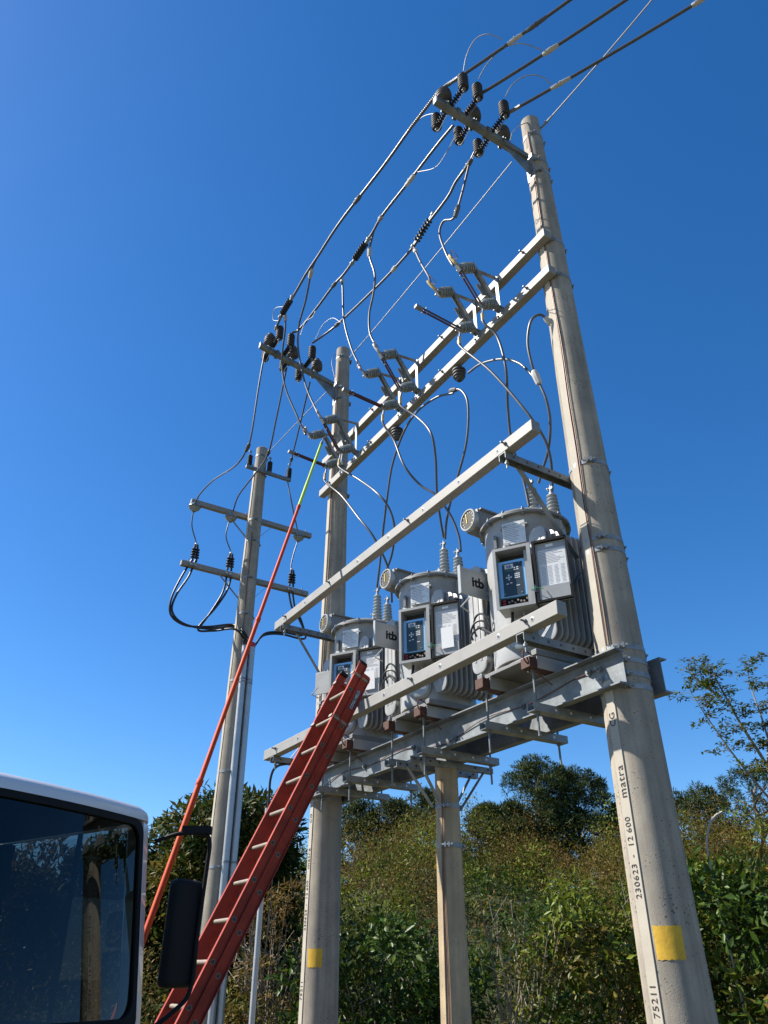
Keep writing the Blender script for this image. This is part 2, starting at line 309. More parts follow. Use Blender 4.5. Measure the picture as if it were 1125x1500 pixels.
def channel(label, y, sgn, s0, s1):
    t = thing('platform_channel', label, 'steel beam', (s0, y, 3.30)); L = s1 - s0; h = .255; k = .075
    b = MB(); sec = [(0,0),(k,0),(k,.010),(.008,.016),(.008,h-.016),(k,h-.010),(k,h),(0,h)]
    b.extr([(sgn * a, c) for a, c in sec], (L, 0, 0), (0, 0, 0), (0,0,1)); part(b, 'channel', M['galv2'], t)
    for x in (.22, L - .22):
        for z in (.09, .17):
            b = MB(); b.bolt((x, sgn*.008, z), (0,sgn,0), .024, .016); b.bolt((x, sgn*.02, z), (0,sgn,0), .012, .035); part(b, 'bolt', M['galv'], t)
    if sgn > 0:
        pts = smooth([(x, .018 + .004 * math.sin(x * 9), .12 + .035 * math.sin(x * 2.3) + .03 * math.sin(x * 5.1)) for x in np.linspace(.25, L - .2, 20)], 3)
        b = MB(); b.tube(pts, .0042, 6); part(b, 'earth_wire', M['copper'], t)
        for x in (.32, 1.05, 1.95, 2.6, 3.5):
            b = MB(); b.lathe((x, .012, .12 + .035 * math.sin(x * 2.3) + .03 * math.sin(x * 5.1)), (0,1,0), [(0, .026), (.012, .026), (.012, .013), (.03, .013)], 6); part(b, 'earth_clamp', M['galv2'], t)
    return t
channel('front steel channel beam of the platform with earth wire along its web', .172, 1, -.17, 4.62)
channel('rear steel channel beam of the platform, end showing right of the near pole', -.172, -1, -.20, 4.62)
L3 = [(0,0),(.05,0),(.05,.006),(.006,.006),(.006,.05),(0,.05)]
t = thing('pole_top_bracket', 'steel angle bracket with four sloping braces on the short tan pole', 'bracket', (2.19, 0, 3.20))
for sx in (-1, 1):
    b = MB(); b.extr([(a, c) for a, c in L3], (sx * .112 - (.05 if sx < 0 else -.05) * .0, -.46, 0), (sx * .112, .46, 0)); an = part(b, 'angle', M['galv'], t)
    for y in (-.4, -.25, .15, .25, .35, .42):
        b = MB(); b.lathe((sx*.112 + (.004), y, .03), (-1,0,0), [(0, .011), (.006, .011)], 10); part(b, 'hole', M['dark'], an)
    for sy in (-1, 1):
        b = MB(); b.bar((sx * .10, sy * .36, .01), (sx * .06, sy * .115, -.32), .006, .04, (1,0,0)); part(b, 'brace', M['galv'], t)
def clamp(s, label):
    t = thing('mounting_clamp', label, 'clamp', (s, 0, 3.27), 'timber and rod clamps under the regulators')
    b = MB(); b.box(-.05, .05, -.40, .47, .293, .375); part(b, 'timber', M['timber'], t, .004)
    b = MB(); b.extr([(-.058,-.05),(.058,-.05),(.058,.05),(.053,.05),(.053,-.045),(-.053,-.045),(-.053,.05),(-.058,.05)], (0, -.38, .342), (0, .40, .342), (0,0,-1)); part(b, 'channel', M['paint'], t)
    b = MB(); b.extr(CH, (0, -.40, 0), (0, .46, 0)); bar = part(b, 'bottom_bar', M['galv'], t)
    for y in (-.25, -.1, .1, .25):
        b = MB(); b.lathe((-.0395, y, .0), (-1,0,0), [(0, .01), (.002, .01)], 8); part(b, 'hole', M['white'], bar)
    for y in (-.33, .40):
        b = MB(); b.lathe((0, y, -.2), (0,0,1), [(0, .009), (.56, .009)], 8); b.bolt((0, y, -.05), (0,0,1), .018, .018); b.bolt((0, y, .275), (0,0,1), .018, .016); part(b, 'threaded_rod', M['galv2'], t)
    return t
nm = [('right', .50), ('right', 1.06), ('middle', 1.95), ('middle', 2.47), ('far left', 3.26), ('far left', 3.84)]
for i, (w, s) in enumerate(nm): clamp(s, 'timber and threaded rod clamp under ' + w + ' regulator, ' + ('nearer' if i % 2 == 0 else 'farther') + ' of its two')

# ------------------------------------------------------------------ voltage regulators on the platform
MD = Vector((-.545, .839, 0)); QD = Vector((-.839, -.545, 0)); UP = Vector((0,0,1))     # cabinet faces MD, its right-hand side is QD
def on_cab(u, D, z): return MD * D + QD * u + UP * z
def fin_mesh(sx):
    b = MB(); k = 7; prof = []; x0, x1, z0, z1, r = .33, .515, .10, 1.09, .075
    for cx, cz, a0 in ((x1 - r, z1 - r, 0), (x0 + r, z1 - r, 90), (x0 + r, z0 + r, 180), (x1 - r, z0 + r, 270)):
        prof += [(cx + r * math.cos(R_(a0 + 90*i/k)), cz + r * math.sin(R_(a0 + 90*i/k))) for i in range(k + 1)]
    n = len(prof); vs = []
    for y, sh in ((-.011, .012), (-.006, 0), (.006, 0), (.011, .012)):
        for x, z in prof:
            cx = (x0 + x1)/2; cz = (z0 + z1)/2
            vs.append((sx * (x + (sh if x < cx else -sh)), y, z + (sh if z < cz else -sh)))
    fs = [(i*n+j, i*n+(j+1)%n, (i+1)*n+(j+1)%n, (i+1)*n+j) for i in range(3) for j in range(n)]
    b.add(vs, fs + [tuple(range(n-1,-1,-1)), tuple(range(3*n, 4*n))])
    for xx in (.385, .46): b.box(sx*xx - .012, sx*xx + .012, .0105, .016, .2, .99)
    return b
FIN = {sx: fin_mesh(sx).mesh('radiator_fin') for sx in (-1, 1)}
for me in FIN.values(): me.materials.append(M['paint'])
def bushing(t, x, y, z, h, m=None):
    b = MB(); k = max(5, int(h / .042)); prof = [(0, .05), (.015, .05)]
    for i in range(k):
        a = .015 + (h - .05) * i / k; st = (h - .05) / k; r = .062 - .018 * i / k
        prof += [(a, r * .66), (a + st * .35, r * .66), (a + st * .5, r), (a + st * .68, r), (a + st * .95, r * .66)]
    prof += [(h - .035, .026), (h - .02, .024), (h - .02, .006)]
    b.lathe((x, y, z), (0,0,1), prof, 20); bu = part(b, 'bushing', m or M['porc2'], t)
    b = MB(); b.lathe((x, y, z + h - .03), (0,0,1), [(0, .016), (.07, .016), (.07, .01), (.1, .01)], 10); b.box(x - .03, x + .03, y - .012, y + .012, z + h + .02, z + h + .045); b.bolt((x + .02, y - .03, z + h + .032), (0,1,0), .008, .06); part(b, 'terminal', M['galv'], bu)
def regulator(label, s0, papers, logo):
    t = thing('voltage_regulator', label, 'regulator', (s0, .05, 3.665), 'regulators standing on the platform')
    b = MB(); b.box(-.33, .33, -.34, .34, 0, .03); b.box(-.36, -.30, -.36, .36, .0, .045); b.box(.30, .36, -.36, .36, .0, .045); part(b, 'base_frame', M['paintd'], t, .004)
    b = MB(); b.lathe((0,0,.03), (0,0,1), [(0, .33), (.015, .355), (.05, .36), (1.30, .36)], 56); part(b, 'tank', M['paint'], t)
    b = MB(); b.lathe((0,0,1.315), (0,0,1), [(0, .36), (0, .405), (.022, .405), (.026, .40), (.045, .385), (.085, .30), (.10, .12), (.10, 0)], 56); lid = part(b, 'lid', M['paintd'], t)
    for k in range(14):
        x, y = ang(k * 360/14 + 8, .388); b = MB(); b.bolt((x, y, 1.295), (0,0,1), .009, .075); b.bolt((x, y, 1.338), (0,0,1), .016, .014); b.bolt((x, y, 1.298), (0,0,1), .016, .014); part(b, 'bolt', M['galv2'], lid)
    for sx in (-1, 1):
        for k in range(10):
            f = link('radiator_fin', FIN[sx], None, t); f.location = (0, .27 - k * .058, 0)
        b = MB()
        for z in (.2, .99): b.tube([(sx*.345, .275, z), (sx*.345, -.275, z)], .028, 12)
        part(b, 'radiator_header', M['paint'], t)
        b = MB(); b.add([(sx*.30, -.02, 1.12), (sx*.44, -.02, 1.16), (sx*.44, -.02, 1.24), (sx*.40, -.02, 1.28), (sx*.30, -.02, 1.28), (sx*.30, .0, 1.12), (sx*.44, .0, 1.16), (sx*.44, .0, 1.24), (sx*.40, .0, 1.28), (sx*.30, .0, 1.28)],
              [(0,1,2,3,4),(9,8,7,6,5),(0,5,6,1),(1,6,7,2),(2,7,8,3),(3,8,9,4),(4,9,5,0)]); part(b, 'lifting_lug', M['paint'], t)
    # tap position indicator: a sloping-topped housing with a round dial at its front
    gx, gz = .28, 1.475
    b = MB(); sec = [(-.075,-.095),(.075,-.095),(.10,.03),(.085,.10),(-.085,.10),(-.10,.03)]
    b.extr(sec, (gx, .02, gz - .02), (gx, .37, gz)); hs = part(b, 'indicator_housing', M['paintd'], t, .004)
    b = MB(); b.box(gx - .115, gx + .115, -.02, .345, gz + .085, gz + .098); b.tube([(gx, .02, gz-.06), (gx - .06, .1, 1.36)], .05, 10); part(b, 'housing_cover', M['paintd'], hs)
    b = MB(); b.lathe((gx, .36, gz), (0,1,0), [(0, .095), (.02, .108), (.055, .108), (.06, .104), (.06, .092), (.045, .090)], 32); gd = part(b, 'dial_rim', M['porc2'], t)
    b = MB(); b.lathe((gx, .407, gz), (0,1,0), [(0, .091), (.004, .091)], 32); part(b, 'dial_face', M['polymer'], gd)
    b = MB()
    for k in range(11):
        x, z = ang(-45 + k * 27, .074); b.obox((gx + x, .4125, gz + z), (x, 0, z), (z, 0, -x), (0,1,0), .007, .0022, .0012)
    part(b, 'dial_marks', M['white'], gd)
    b = MB(); b.bar((gx + .012, .4165, gz - .03), (gx + .022, .4165, gz + .07), .007, .002, (0,1,0)); part(b, 'needle', M['needle'], gd)
    b = MB(); b.tube(smooth([(gx, .12, gz - .1), (gx + .02, .16, 1.25), (gx + .03, .2, .95), (gx + .05, .22, .6)], 6), .009, 7); part(b, 'indicator_hose', M['black'], t)
    # rating plate above the cabinet
    c = on_cab(0, .385, 1.13); b = MB(); b.obox(c, QD, UP, MD, .098, .105, .004); pl = part(b, 'rating_plate', M['plate'], t)
    for q_, w_, h_ in ((on_cab(-.07, .37, 1.03), .02, .012), (on_cab(.09, .36, 1.2), .03, .008), (on_cab(-.09, .36, 1.2), .03, .008)):
        b = MB(); b.obox(q_, QD, UP, MD, w_, h_, .03); part(b, 'plate_bracket', M['paint'], pl)
    b = MB()
    for k in range(11):
        w = .08 * (.6 + .4 * random.random()); b.obox(on_cab(-.085 + w, .3895, 1.21 - k * .0165), QD, UP, MD, w, .0022, .0006)
    part(b, 'engraved_text', M['print_'], pl)
    b = MB(); b.obox(on_cab(-.18, .335, 1.1), QD, UP, MD, .012, .06, .02); part(b, 'sight_glass', M['paintd'], t)
    # control cabinet, open, with its door swung to the right
    u0, u1, z0, z1, D0, D1 = -.145, .150, .385, .905, .36, .555
    def slab(name, ua, ub, za, zb, da, db, m, par):
        b = MB(); b.obox(on_cab((ua+ub)/2, (da+db)/2, (za+zb)/2), QD, UP, MD, (ub-ua)/2, (zb-za)/2, (db-da)/2); return part(b, name, m, par)
    b = MB()
    for ua, ub, za, zb in ((u0, u0+.012, z0, z1), (u1-.012, u1, z0, z1), (u0+.012, u1-.012, z0, z0+.012), (u0+.012, u1-.012, z1-.012, z1)):
        b.obox(on_cab((ua+ub)/2, (D0+D1)/2, (za+zb)/2), QD, UP, MD, (ub-ua)/2, (zb-za)/2, (D1-D0)/2)
    for ua, ub, za, zb in ((u0-.008, u0+.016, z0-.008, z1+.008), (u1-.022, u1+.008, z0-.008, z1+.008), (u0+.016, u1-.022, z0-.008, z0+.016), (u0+.016, u1-.022, z1-.016, z1+.008)):
        b.obox(on_cab((ua+ub)/2, D1 + .0035, (za+zb)/2), QD, UP, MD, (ub-ua)/2, (zb-za)/2, .0035)
    cab = part(b, 'control_cabinet', M['paint'], t)
    slab('cabinet_back', u0+.012, u1-.012, z0+.012, z1-.012, D0, D0+.06, M['dark'], cab)
    slab('cabinet_neck', -.10, .10, z0+.05, z1-.05, .28, D0, M['paint'], cab)
    pan = slab('control_panel', u0+.016, u0+.236, z0+.105, z1-.095, D1-.10, D1-.042, M['blue'], cab)
    slab('keypad', u0+.050, u0+.216, z0+.112, z1-.118, D1-.042, D1-.039, M['slate'], pan)
    slab('display', u0+.075, u0+.135, z1-.195, z1-.178, D1-.039, D1-.037, M['lcd'], pan)
    slab('brand_label', u0+.072, u0+.142, z1-.168, z1-.128, D1-.039, D1-.0375, M['paper'], pan)
    text('itb', .045, M['badge'], pan, on_cab(u0+.107, D1-.0370, z1-.150), QD, UP, depth=.0006, bold=.0012)
    kk = [(u0+.150+.026*i, z1-.165-.018*j, .008, .004) for i in range(2) for j in range(2)] + [(u0+.152+.016*i, z1-.222-.017*j, .006, .005) for i in range(3) for j in range(3)]
    kk += [(u0+.10+dx, z1-.245+dz, .006, .006) for dx, dz in ((0,0),(.018,0),(-.018,0),(0,.018),(0,-.018))] + [(u0+.085, z1-.30, .009, .004), (u0+.115, z1-.295, .009, .004), (u0+.17, z1-.325, .014, .003)]
    for (uu, zz, hu, hz) in kk:
        slab('key', uu-hu, uu+hu, zz-hz, zz+hz, D1-.039, D1-.0375, M['paper'], pan)
    for uu, zz in ((.06, .135), (.195, .13), (.06, .39), (.195, .395)):
        b = MB(); b.lathe(on_cab(u0+uu, D1-.040, z0+zz), MD, [(0, .005), (.004, .005)], 8); part(b, 'screw', M['galv'], pan)
    slab('inner_post', u1-.055, u1-.030, z0+.03, z1-.03, D1-.10, D1-.03, M['paint'], cab)
    tb = slab('terminal_block', u0+.02, u1-.03, z0+.02, z0+.095, D1-.12, D1-.06, M['trim'], cab)
    for k in range(3): slab('red_terminal', u0+.030, u0+.055, z0+.025+k*.024, z0+.040+k*.024, D1-.06, D1-.045, M['red'], tb)
    for k in range(7):
        b = MB(); p = on_cab(u0+.085+k*.024, D1-.05, z0+.06+.012*math.sin(k*2.4)); b.lathe(p, MD, [(0, .008), (.014, .008)], 8); part(b, 'terminal_screw', M['rung'], tb)
    # door: pan with rim, hinged on the right edge, seen from its inner side
    e0, e1, dz0, dz1, dd = u1+.022, u1+.300, z0-.005, z1+.012, D1-.015
    dr = slab('cabinet_door', e0, e1, dz0, dz1, dd-.022, dd-.010, M['paint'], t)
    b = MB()
    for ua, ub, za, zb in ((e0, e0+.020, dz0, dz1), (e1-.010, e1, dz0, dz1), (e0+.020, e1-.010, dz1-.022, dz1), (e0+.020, e1-.010, dz0, dz0+.012)):
        b.obox(on_cab((ua+ub)/2, dd+.004, (za+zb)/2), QD, UP, MD, (ub-ua)/2, (zb-za)/2, .014)
    part(b, 'door_gasket', M['trim'], dr)
    b = MB()
    for za in (z0+.09, z1-.1): b.lathe(on_cab(u1+.014, D1-.005, za), UP, [(0, .009), (.06, .009)], 8)
    part(b, 'hinge', M['galv'], dr)
    sh = slab('instruction_sheet', e0+.035, e1-.022, dz0+.13, dz1-.085, dd-.010, dd-.0085, M['paper'], dr)
    b = MB(); zz = dz1 - .10; wdt = e1 - e0 - .075
    for k in range(9):
        w = wdt * (.55 + .45 * random.random()); b.obox(on_cab(e0+.044+w/2, dd-.0082, zz - k*.013), QD, UP, MD, w/2, .0021, .0003)
    for k in range(14):
        for c in range(4): b.obox(on_cab(e0+.044+wdt*(c+.5)/4, dd-.0082, zz - .135 - k*.0115), QD, UP, MD, wdt/8 - .007 - .006*random.random(), .0018, .0003)
    part(b, 'printed_text', M['print_'], sh)
    slab('door_label', e0+.105, e0+.165, dz1-.062, dz1-.040, dd-.010, dd-.0085, M['white'], dr)
    slab('document_pocket', e0+.022, e1-.018, dz0+.02, dz0+.13, dd-.008, dd+.012, M['paint'], dr)
    if papers: 
        b = MB(); b.obox(on_cab(e0+.155, dd+.019, dz0+.175), QD + UP*.03, UP - QD*.03, MD, .058, .10, .004); part(b, 'folded_papers', M['white'], dr)
    b = MB(); b.tube(smooth([on_cab(u1-.02, D1+.005, z0+.115), on_cab(u1+.03, D1+.03, z0+.112), on_cab(u1+.08, dd+.02, z0+.105)], 5), .003, 5); part(b, 'green_wire', M['green'], dr)
    # side logo plate, hand-hole cover, hoses
    if logo:
        b = MB(); b.box(.285, .300, .19, .53, .72, .975); lp = part(b, 'logo_plate', M['paint'], t, .003)
        b = MB(); b.box(.270, .306, .53, .545, .715, .98); part(b, 'plate_edge', M['porc2'], lp)
        text('itb', .125, M['trim'], lp, (.2838, .345, .855), (0,-1,0), UP, depth=.001, bold=.004)
    else:
        b = MB(); b.obox((.40, .33, .80), (1,.55,0), (-.55,1,0), UP, .10, .008, .13); lp = part(b, 'logo_plate', M['paint'], t, .003)
    b = MB(); b.lathe((.24, .12, .70), (0,0,1), [(0, .075), (.26, .075), (.275, .06)], 18); b.tube([(.26, .2, .78), (.285, .25, .78)], .02, 8); b.tube([(.30, .44, .70), (.34, .5, .62), (.36, .40, .60)], .008, 6); part(b, 'plate_bracket', M['paint'], lp)
    p = MD * .35 + QD * -.03 + UP * .20; b = MB(); b.lathe(p, MD, [(0, .115), (.035, .115), (.04, .108), (.055, .105), (.06, .09)], 28); part(b, 'hand_hole_cover', M['porc2'], t)
    for k in range(3):
        c = Vector((.24, .37, .42 - .05 * k)); r = .10 - .01 * k
        pts = [c + Vector((r * math.cos(a) , .03 * math.sin(a + k) + .02 * k, r * 1.15 * math.sin(a))) for a in np.linspace(-.4, 5.2, 26)]
        b = MB(); b.tube(pts, .009, 7); part(b, 'coiled_hose', M['black'], t)
    b = MB(); b.tube(smooth([on_cab(-.06, .45, z0), on_cab(-.07, .46, z0-.1), on_cab(-.12, .42, z0-.18), on_cab(-.22, .40, z0-.15), (.3, .36, .45)], 5), .012, 7); part(b, 'cabinet_conduit', M['black'], t)
    b = MB(); b.tube(smooth([on_cab(.03, .45, z0), on_cab(.035, .46, z0-.08), on_cab(.02, .40, z0-.14), on_cab(.01, .35, z0-.15)], 5), .010, 7); part(b, 'cabinet_conduit', M['paint'], t)
    bushing(t, .0, -.15, 1.39, .50); bushing(t, -.26, -.13, 1.36, .31); bushing(t, .20, -.22, 1.36, .31)
    b = MB(); b.box(.345, .355, -.12, -.02, .02, .08); b.bolt((.34, -.07, .05), (1,0,0), .02, .04); part(b, 'earth_pad', M['galv'], t)
    b = MB(); b.tube(smooth([(-.29, .35, .015), (-.29, .42, .04), (-.31, .44, -.05), (-.33, .30, -.16), (-.36, .235, -.22)], 6), .006, 6); part(b, 'earth_strap', M['copper'], t)
    return t
regulator('grey voltage regulator nearest the right pole, cabinet door open', .79, False, True)
regulator('middle grey voltage regulator with folded papers in its open cabinet door', 2.20, True, True)
regulator('farthest grey voltage regulator, partly behind the red ladder top', 3.57, True, False)

# ------------------------------------------------------------------ pole-top arms, insulators, arresters
def pole_arm(label, s, tilt):
    t = thing('cantilever_crossarm', label, 'crossarm', (s, .1, 9.40)); L = 1.30
    b = MB(); b.bar((0, .05, 0), (0, L, tilt), .075, .075); b.box(-.03, .03, L - .012, L + .004, tilt - .05, tilt + .06); part(b, 'arm', M['galv2'], t, .006)
    b = MB(); b.add([(-.006,.02,-.03),(-.006,.46,.32*tilt-.02),(-.006,.36,.25*tilt-.06),(-.006,.02,-.30),(.006,.02,-.03),(.006,.46,.32*tilt-.02),(.006,.36,.25*tilt-.06),(.006,.02,-.30)], [(0,1,2,3),(7,6,5,4),(0,4,5,1),(1,5,6,2),(2,6,7,3),(3,7,4,0)])
    part(b, 'gusset', M['galv2'], t)
    b = MB(); b.box(-.055, .055, .008, .022, -.36, .06); b.box(-.055, -.045, -.05, .008, -.36, .06); b.box(.045, .055, -.05, .008, -.36, .06); b.bolt((0, .02, -.05), (0,1,0), .016, .02); b.bolt((0, .02, -.29), (0,1,0), .016, .02); part(b, 'mounting_plate', M['galv'], t)
    for y in (.40, .62, .80, 1.02, 1.17):
        b = MB(); b.box(-.05, .05, y - .02, y + .02, tilt*y/L + .039, tilt*y/L + .046); b.box(-.05, -.043, y - .02, y + .02, tilt*y/L - .05, tilt*y/L + .045); b.box(.043, .05, y - .02, y + .02, tilt*y/L - .05, tilt*y/L + .045); b.bolt((-.07, y, tilt*y/L), (1,0,0), .009, .14); part(b, 'saddle_bolt', M['galv2'], t)
    return t
pole_arm('steel arm at the top of the near pole reaching out to the left', 0, 0.0)
pole_arm('steel arm at the top of the far pole reaching out to the left', 4.5, .20)
def pillar(label, s, d, z, group):
    b = MB(); b.lathe((s, d, z), (0,0,1), [(0, .022), (.05, .022), (.05, .05), (.075, .085), (.09, .088), (.098, .072), (.115, .088), (.128, .088), (.136, .072), (.152, .086), (.165, .085), (.173, .068), (.19, .080), (.205, .074), (.225, .045), (.235, .035), (.25, .042), (.262, .040), (.268, .02)], 28)
    return solo(b, 'post_insulator', M['bell'], (s, d, z), label, 'insulator', group)
def arrester(label, s, d, z, sx, group, hang=0):
    t = thing('surge_arrester', label, 'arrester', (s, d, z), group)
    a = Vector((sx * .03, 0, .03)); c = Vector((sx * .235, -.01, .055 - hang))
    b = MB(); ax = c - a; n = 7; pr = [(0, .013)]
    for i in range(n): pr += [(ax.length*(i+.25)/n, .014), (ax.length*(i+.4)/n, .034), (ax.length*(i+.55)/n, .034), (ax.length*(i+.7)/n, .014)]
    b.lathe(a, ax, pr + [(ax.length, .014)], 14); part(b, 'insulating_bracket', M['polymer'], t)
    b = MB(); pr = [(0, .02), (0, .045)]
    for i in range(6): pr += [(.012 + i*.034, .046), (.022 + i*.034, .056), (.034 + i*.034, .056), (.040 + i*.034, .047)]
    b.lathe(c - Vector((0,0,.02)), (0,0,1), pr + [(.225, .05), (.232, .03), (.24, .012), (.26, .012)], 20); part(b, 'housing', M['polymer'], t)
    b = MB(); b.lathe(c - Vector((0,0,.075)), (0,0,1), [(0, .01), (.02, .01), (.02, .022), (.055, .022)], 10); b.tube(smooth([c + Vector((0,0,-.07)), c + Vector((-sx*.06, .01, -.12)), a + Vector((0, 0, -.09))], 5), .004, 5); part(b, 'lead', M['galv2'], t)
    return t
ph = [('outermost', 1.28), ('middle', .89), ('innermost', .48)]
for s, tilt, w in ((0, 0, 'near pole'), (4.5, .20, 'far pole')):
    for k, (q, d) in enumerate(ph):
        z = 9.44 + tilt * d / 1.3
        pillar(q + ' ribbed post insulator standing on the arm of the ' + w, s, d - (.03 if s else 0), z, 'post insulators on the pole-top arms')
        arrester(q + ' black arrester on the camera side of the ' + w + ' arm', s, (1.21, 1.02, .66)[k], z - .03, -1, 'arresters on the pole-top arms')
        arrester(q + ' black arrester on the far side of the ' + w + ' arm', s, (1.22, .92, .65)[k], z - .03, 1, 'arresters on the pole-top arms', .06)

# ------------------------------------------------------------------ knife switches on the two switch beams
BV = Vector((0, .543, .84)); AV = Vector((0, .84, -.543))
def rib(b, p, ax, L, r, n=5):
    pr = [(0, r*.8), (.012, r*.8)]
    for i in range(n): pr += [(.015 + (L-.04)*(i+.12)/n, r*.55), (.015 + (L-.04)*(i+.34)/n, r), (.015 + (L-.04)*(i+.60)/n, r), (.015 + (L-.04)*(i+.80)/n, r*.55)]
    b.lathe(p, ax, pr + [(L-.02, r*.75)], 22)
def knife(label, s, is_open):
    t = thing('knife_switch', label, 'switch', (s, .215, 7.49), 'knife switches on the switch beams')
    b = MB(); b.extr([(-.03,-.014),(.03,-.014),(.03,.014),(.025,.014),(.025,-.009),(-.025,-.009),(-.025,.014),(-.03,.014)], BV * .0 + Vector((0,.01,.02)), BV * .62 + Vector((0,.01,.02)), AV); part(b, 'base_channel', M['galv'], t)
    b = MB(); b.bar((.035, .34, .515), (.035, -.045, .565), .006, .04, (1,0,0)); part(b, 'top_strut', M['galv'], t)
    b = MB(); b.bar((-.0, .014, .54), (-.0, .014, .03), .045, .006, (0,1,0)); part(b, 'vertical_strut', M['galv'], t)
    b = MB(); b.box(-.045, .045, -.05, .06, .045, .055); b.box(-.045, .045, .006, .014, -.06, .05); b.bolt((.03, .0, -.03), (0,1,0), .012, .03); b.bolt((-.03, .0, -.03), (0,1,0), .012, .03); part(b, 'foot_bracket', M['galv'], t)
    b = MB(); b.obox(BV * .32 + AV * .02 + Vector((.045,0,.02)), BV, AV, (1,0,0), .07, .045, .004); part(b, 'gusset_plate', M['galv'], t)
    ends = []
    for k, tt in enumerate((.10, .565)):
        p = BV * tt + AV * .015 + Vector((0, .01, .02)); b = MB(); rib(b, p, AV, .19, .060); ins = part(b, 'insulator', M['porc'], t)
        b = MB(); b.lathe(p + AV * .168, AV, [(0, .043), (.028, .043), (.032, .036), (.034, .015), (.06, .015)], 16); part(b, 'end_cap', M['galv'], ins); b = MB(); b.lathe(p - AV * .005, AV, [(0, .045), (.02, .045)], 16); part(b, 'base_cap', M['galv'], ins); ends.append(p + AV * .215)
    lo, hi = ends
    b = MB(); b.obox(hi + AV*.005, BV, AV, (1,0,0), .045, .012, .014); b.bar(hi + BV*.03, hi + BV*.14 + AV*.03, .028, .012, AV); b.bolt(hi + Vector((-.04,0,0)), (1,0,0), .012, .08); part(b, 'upper_jaw', M['galv'], t)
    b = MB(); b.obox(lo + AV*.005, BV, AV, (1,0,0), .04, .012, .014); b.bolt(lo + Vector((-.045,0,0)), (1,0,0), .012, .09); b.tube([lo, lo - BV*.05 + AV*.01, lo - UP*.16], .013, 8); b.tube([lo - BV*.03, lo - BV*.05 + Vector((-.02,.09,-.02))], .006, 6); part(b, 'lower_terminal', M['galv'], t)
    b = MB(); b.tube([lo - UP*.13, lo - UP*.23], .017, 10); part(b, 'cable_sleeve', M['amber'], t)
    tip = lo + Vector((0, .50, .03)) if is_open else hi
    b = MB()
    for sx in (-.016, .016):
        b.bar(lo + Vector((sx,0,0)) + AV*.012, tip + Vector((sx,0,0)) + AV*.012, .006, .026, (1,0,0) if False else AV)
    part(b, 'blade', M['copper'], t)
    b = MB(); dv = (tip - lo).normalized(); b.obox(tip + AV*.012, dv, (1,0,0), dv.cross(Vector((1,0,0))), .04, .022, .016); b.lathe(tip - dv*.06 + Vector((-.045, 0, 0)), (1,0,0), [(0, .004), (.09, .004)], 6); b.tube([tip - dv*.10, tip - dv*.10 + Vector((0,.02,-.05)), tip - dv*.05 + Vector((0,.02,-.05))], .004, 5); part(b, 'pull_ring', M['galv'], t)
    b = MB(); b.tube(smooth([hi + BV*.12 + AV*.03, hi + BV*.16 + AV*.10 + Vector((-.09,0,0)), hi + BV*.02 + AV*.14 + Vector((-.14,0,0)), hi + BV*.10 + AV*.05 + Vector((-.02,0,0))], 5), .004, 5); part(b, 'arcing_horn', M['copper'], t)
    return t
for i, (s, w) in enumerate(((.61, 'right'), (2.14, 'middle'), (3.60, 'far left'))):
    knife('closed knife switch of the ' + w + ' pair, blade joining both insulators', s, False)
    knife('open knife switch of the ' + w + ' pair, blade sticking out to the left', s + .39, True)
for s, d, z, w in ((1.45, .14, 7.33, 'right'), (2.73, .14, 7.33, 'left')):
    b = MB(); b.lathe((s, d, z + .09), (0,0,-1), [(0, .014), (.03, .014), (.03, .05), (.045, .078), (.06, .078), (.065, .058), (.085, .075), (.098, .075), (.104, .055), (.122, .07), (.135, .068), (.142, .05), (.16, .055), (.175, .03), (.19, .03)], 24)
    solo(b, 'hanging_insulator', M['bell'], (s, d, z), w + ' hanging black insulator under the lower switch beam', 'insulator', 'insulators hanging under the switch beam')

# ------------------------------------------------------------------ far left pole fittings
def long_arm(label, z, y0, y1, x0=.17, sz=.09, m=None, brace=True):
    t = thing('crossarm', label, 'crossarm', (7.67, 0, z))
    b = MB(); b.box(x0 - sz/2, x0 + sz/2, y0, y1, -sz/2, sz/2); part(b, 'beam', m or M['fibre'], t, .006)
    if brace:
        for y in (.52, -.42):
            b = MB(); b.bar((x0 - .05, y, -.04), (.115, .08 if y > 0 else -.08, -.45), .006, .035, (1,0,0)); part(b, 'brace', M['galv2'], t)
    for y in (y0 + .12, .12, -.12, y1 - .12):
        b = MB(); b.bolt((x0 - sz/2, y, 0), (-1,0,0), .014, .02); part(b, 'bolt', M['galv'], t); b = MB(); b.bolt((x0 - .02, y, sz/2), (0,0,1), .009, .05); part(b, 'bolt', M['galv'], t)
    return t
long_arm('short steel crossarm near the top of the far left pole', 9.58, -.56, .34, -.17, .06, M['galv2'], False)
long_arm('upper long grey crossarm on the far left pole', 8.73, -1.21, 1.15)
long_arm('lower long grey crossarm carrying cable ends on the far left pole', 7.515, -1.21, 1.16)
for d, w in ((.28, 'left end'), (-.52, 'right end'), (-.12, 'middle')):
    t = thing('surge_arrester', 'small black arrester at the ' + w + ' of the short top crossarm', 'arrester', (7.50, d, 9.61), 'arresters on the far left pole')
    b = MB(); pr = [(0, .02)]
    for i in range(6): pr += [(.02 + i*.035, .028), (.03 + i*.035, .048), (.042 + i*.035, .048), (.05 + i*.035, .028)]
    b.lathe((0,0,0), (0,0,1), pr + [(.24, .02), (.25, .01), (.28, .01)], 16); part(b, 'housing', M['polymer'], t)
    b = MB(); b.tube([(0,0,.27), (0,.02,.33)], .009, 6); b.box(-.015, .015, -.02, .03, .31, .335); part(b, 'terminal', M['galv'], t)
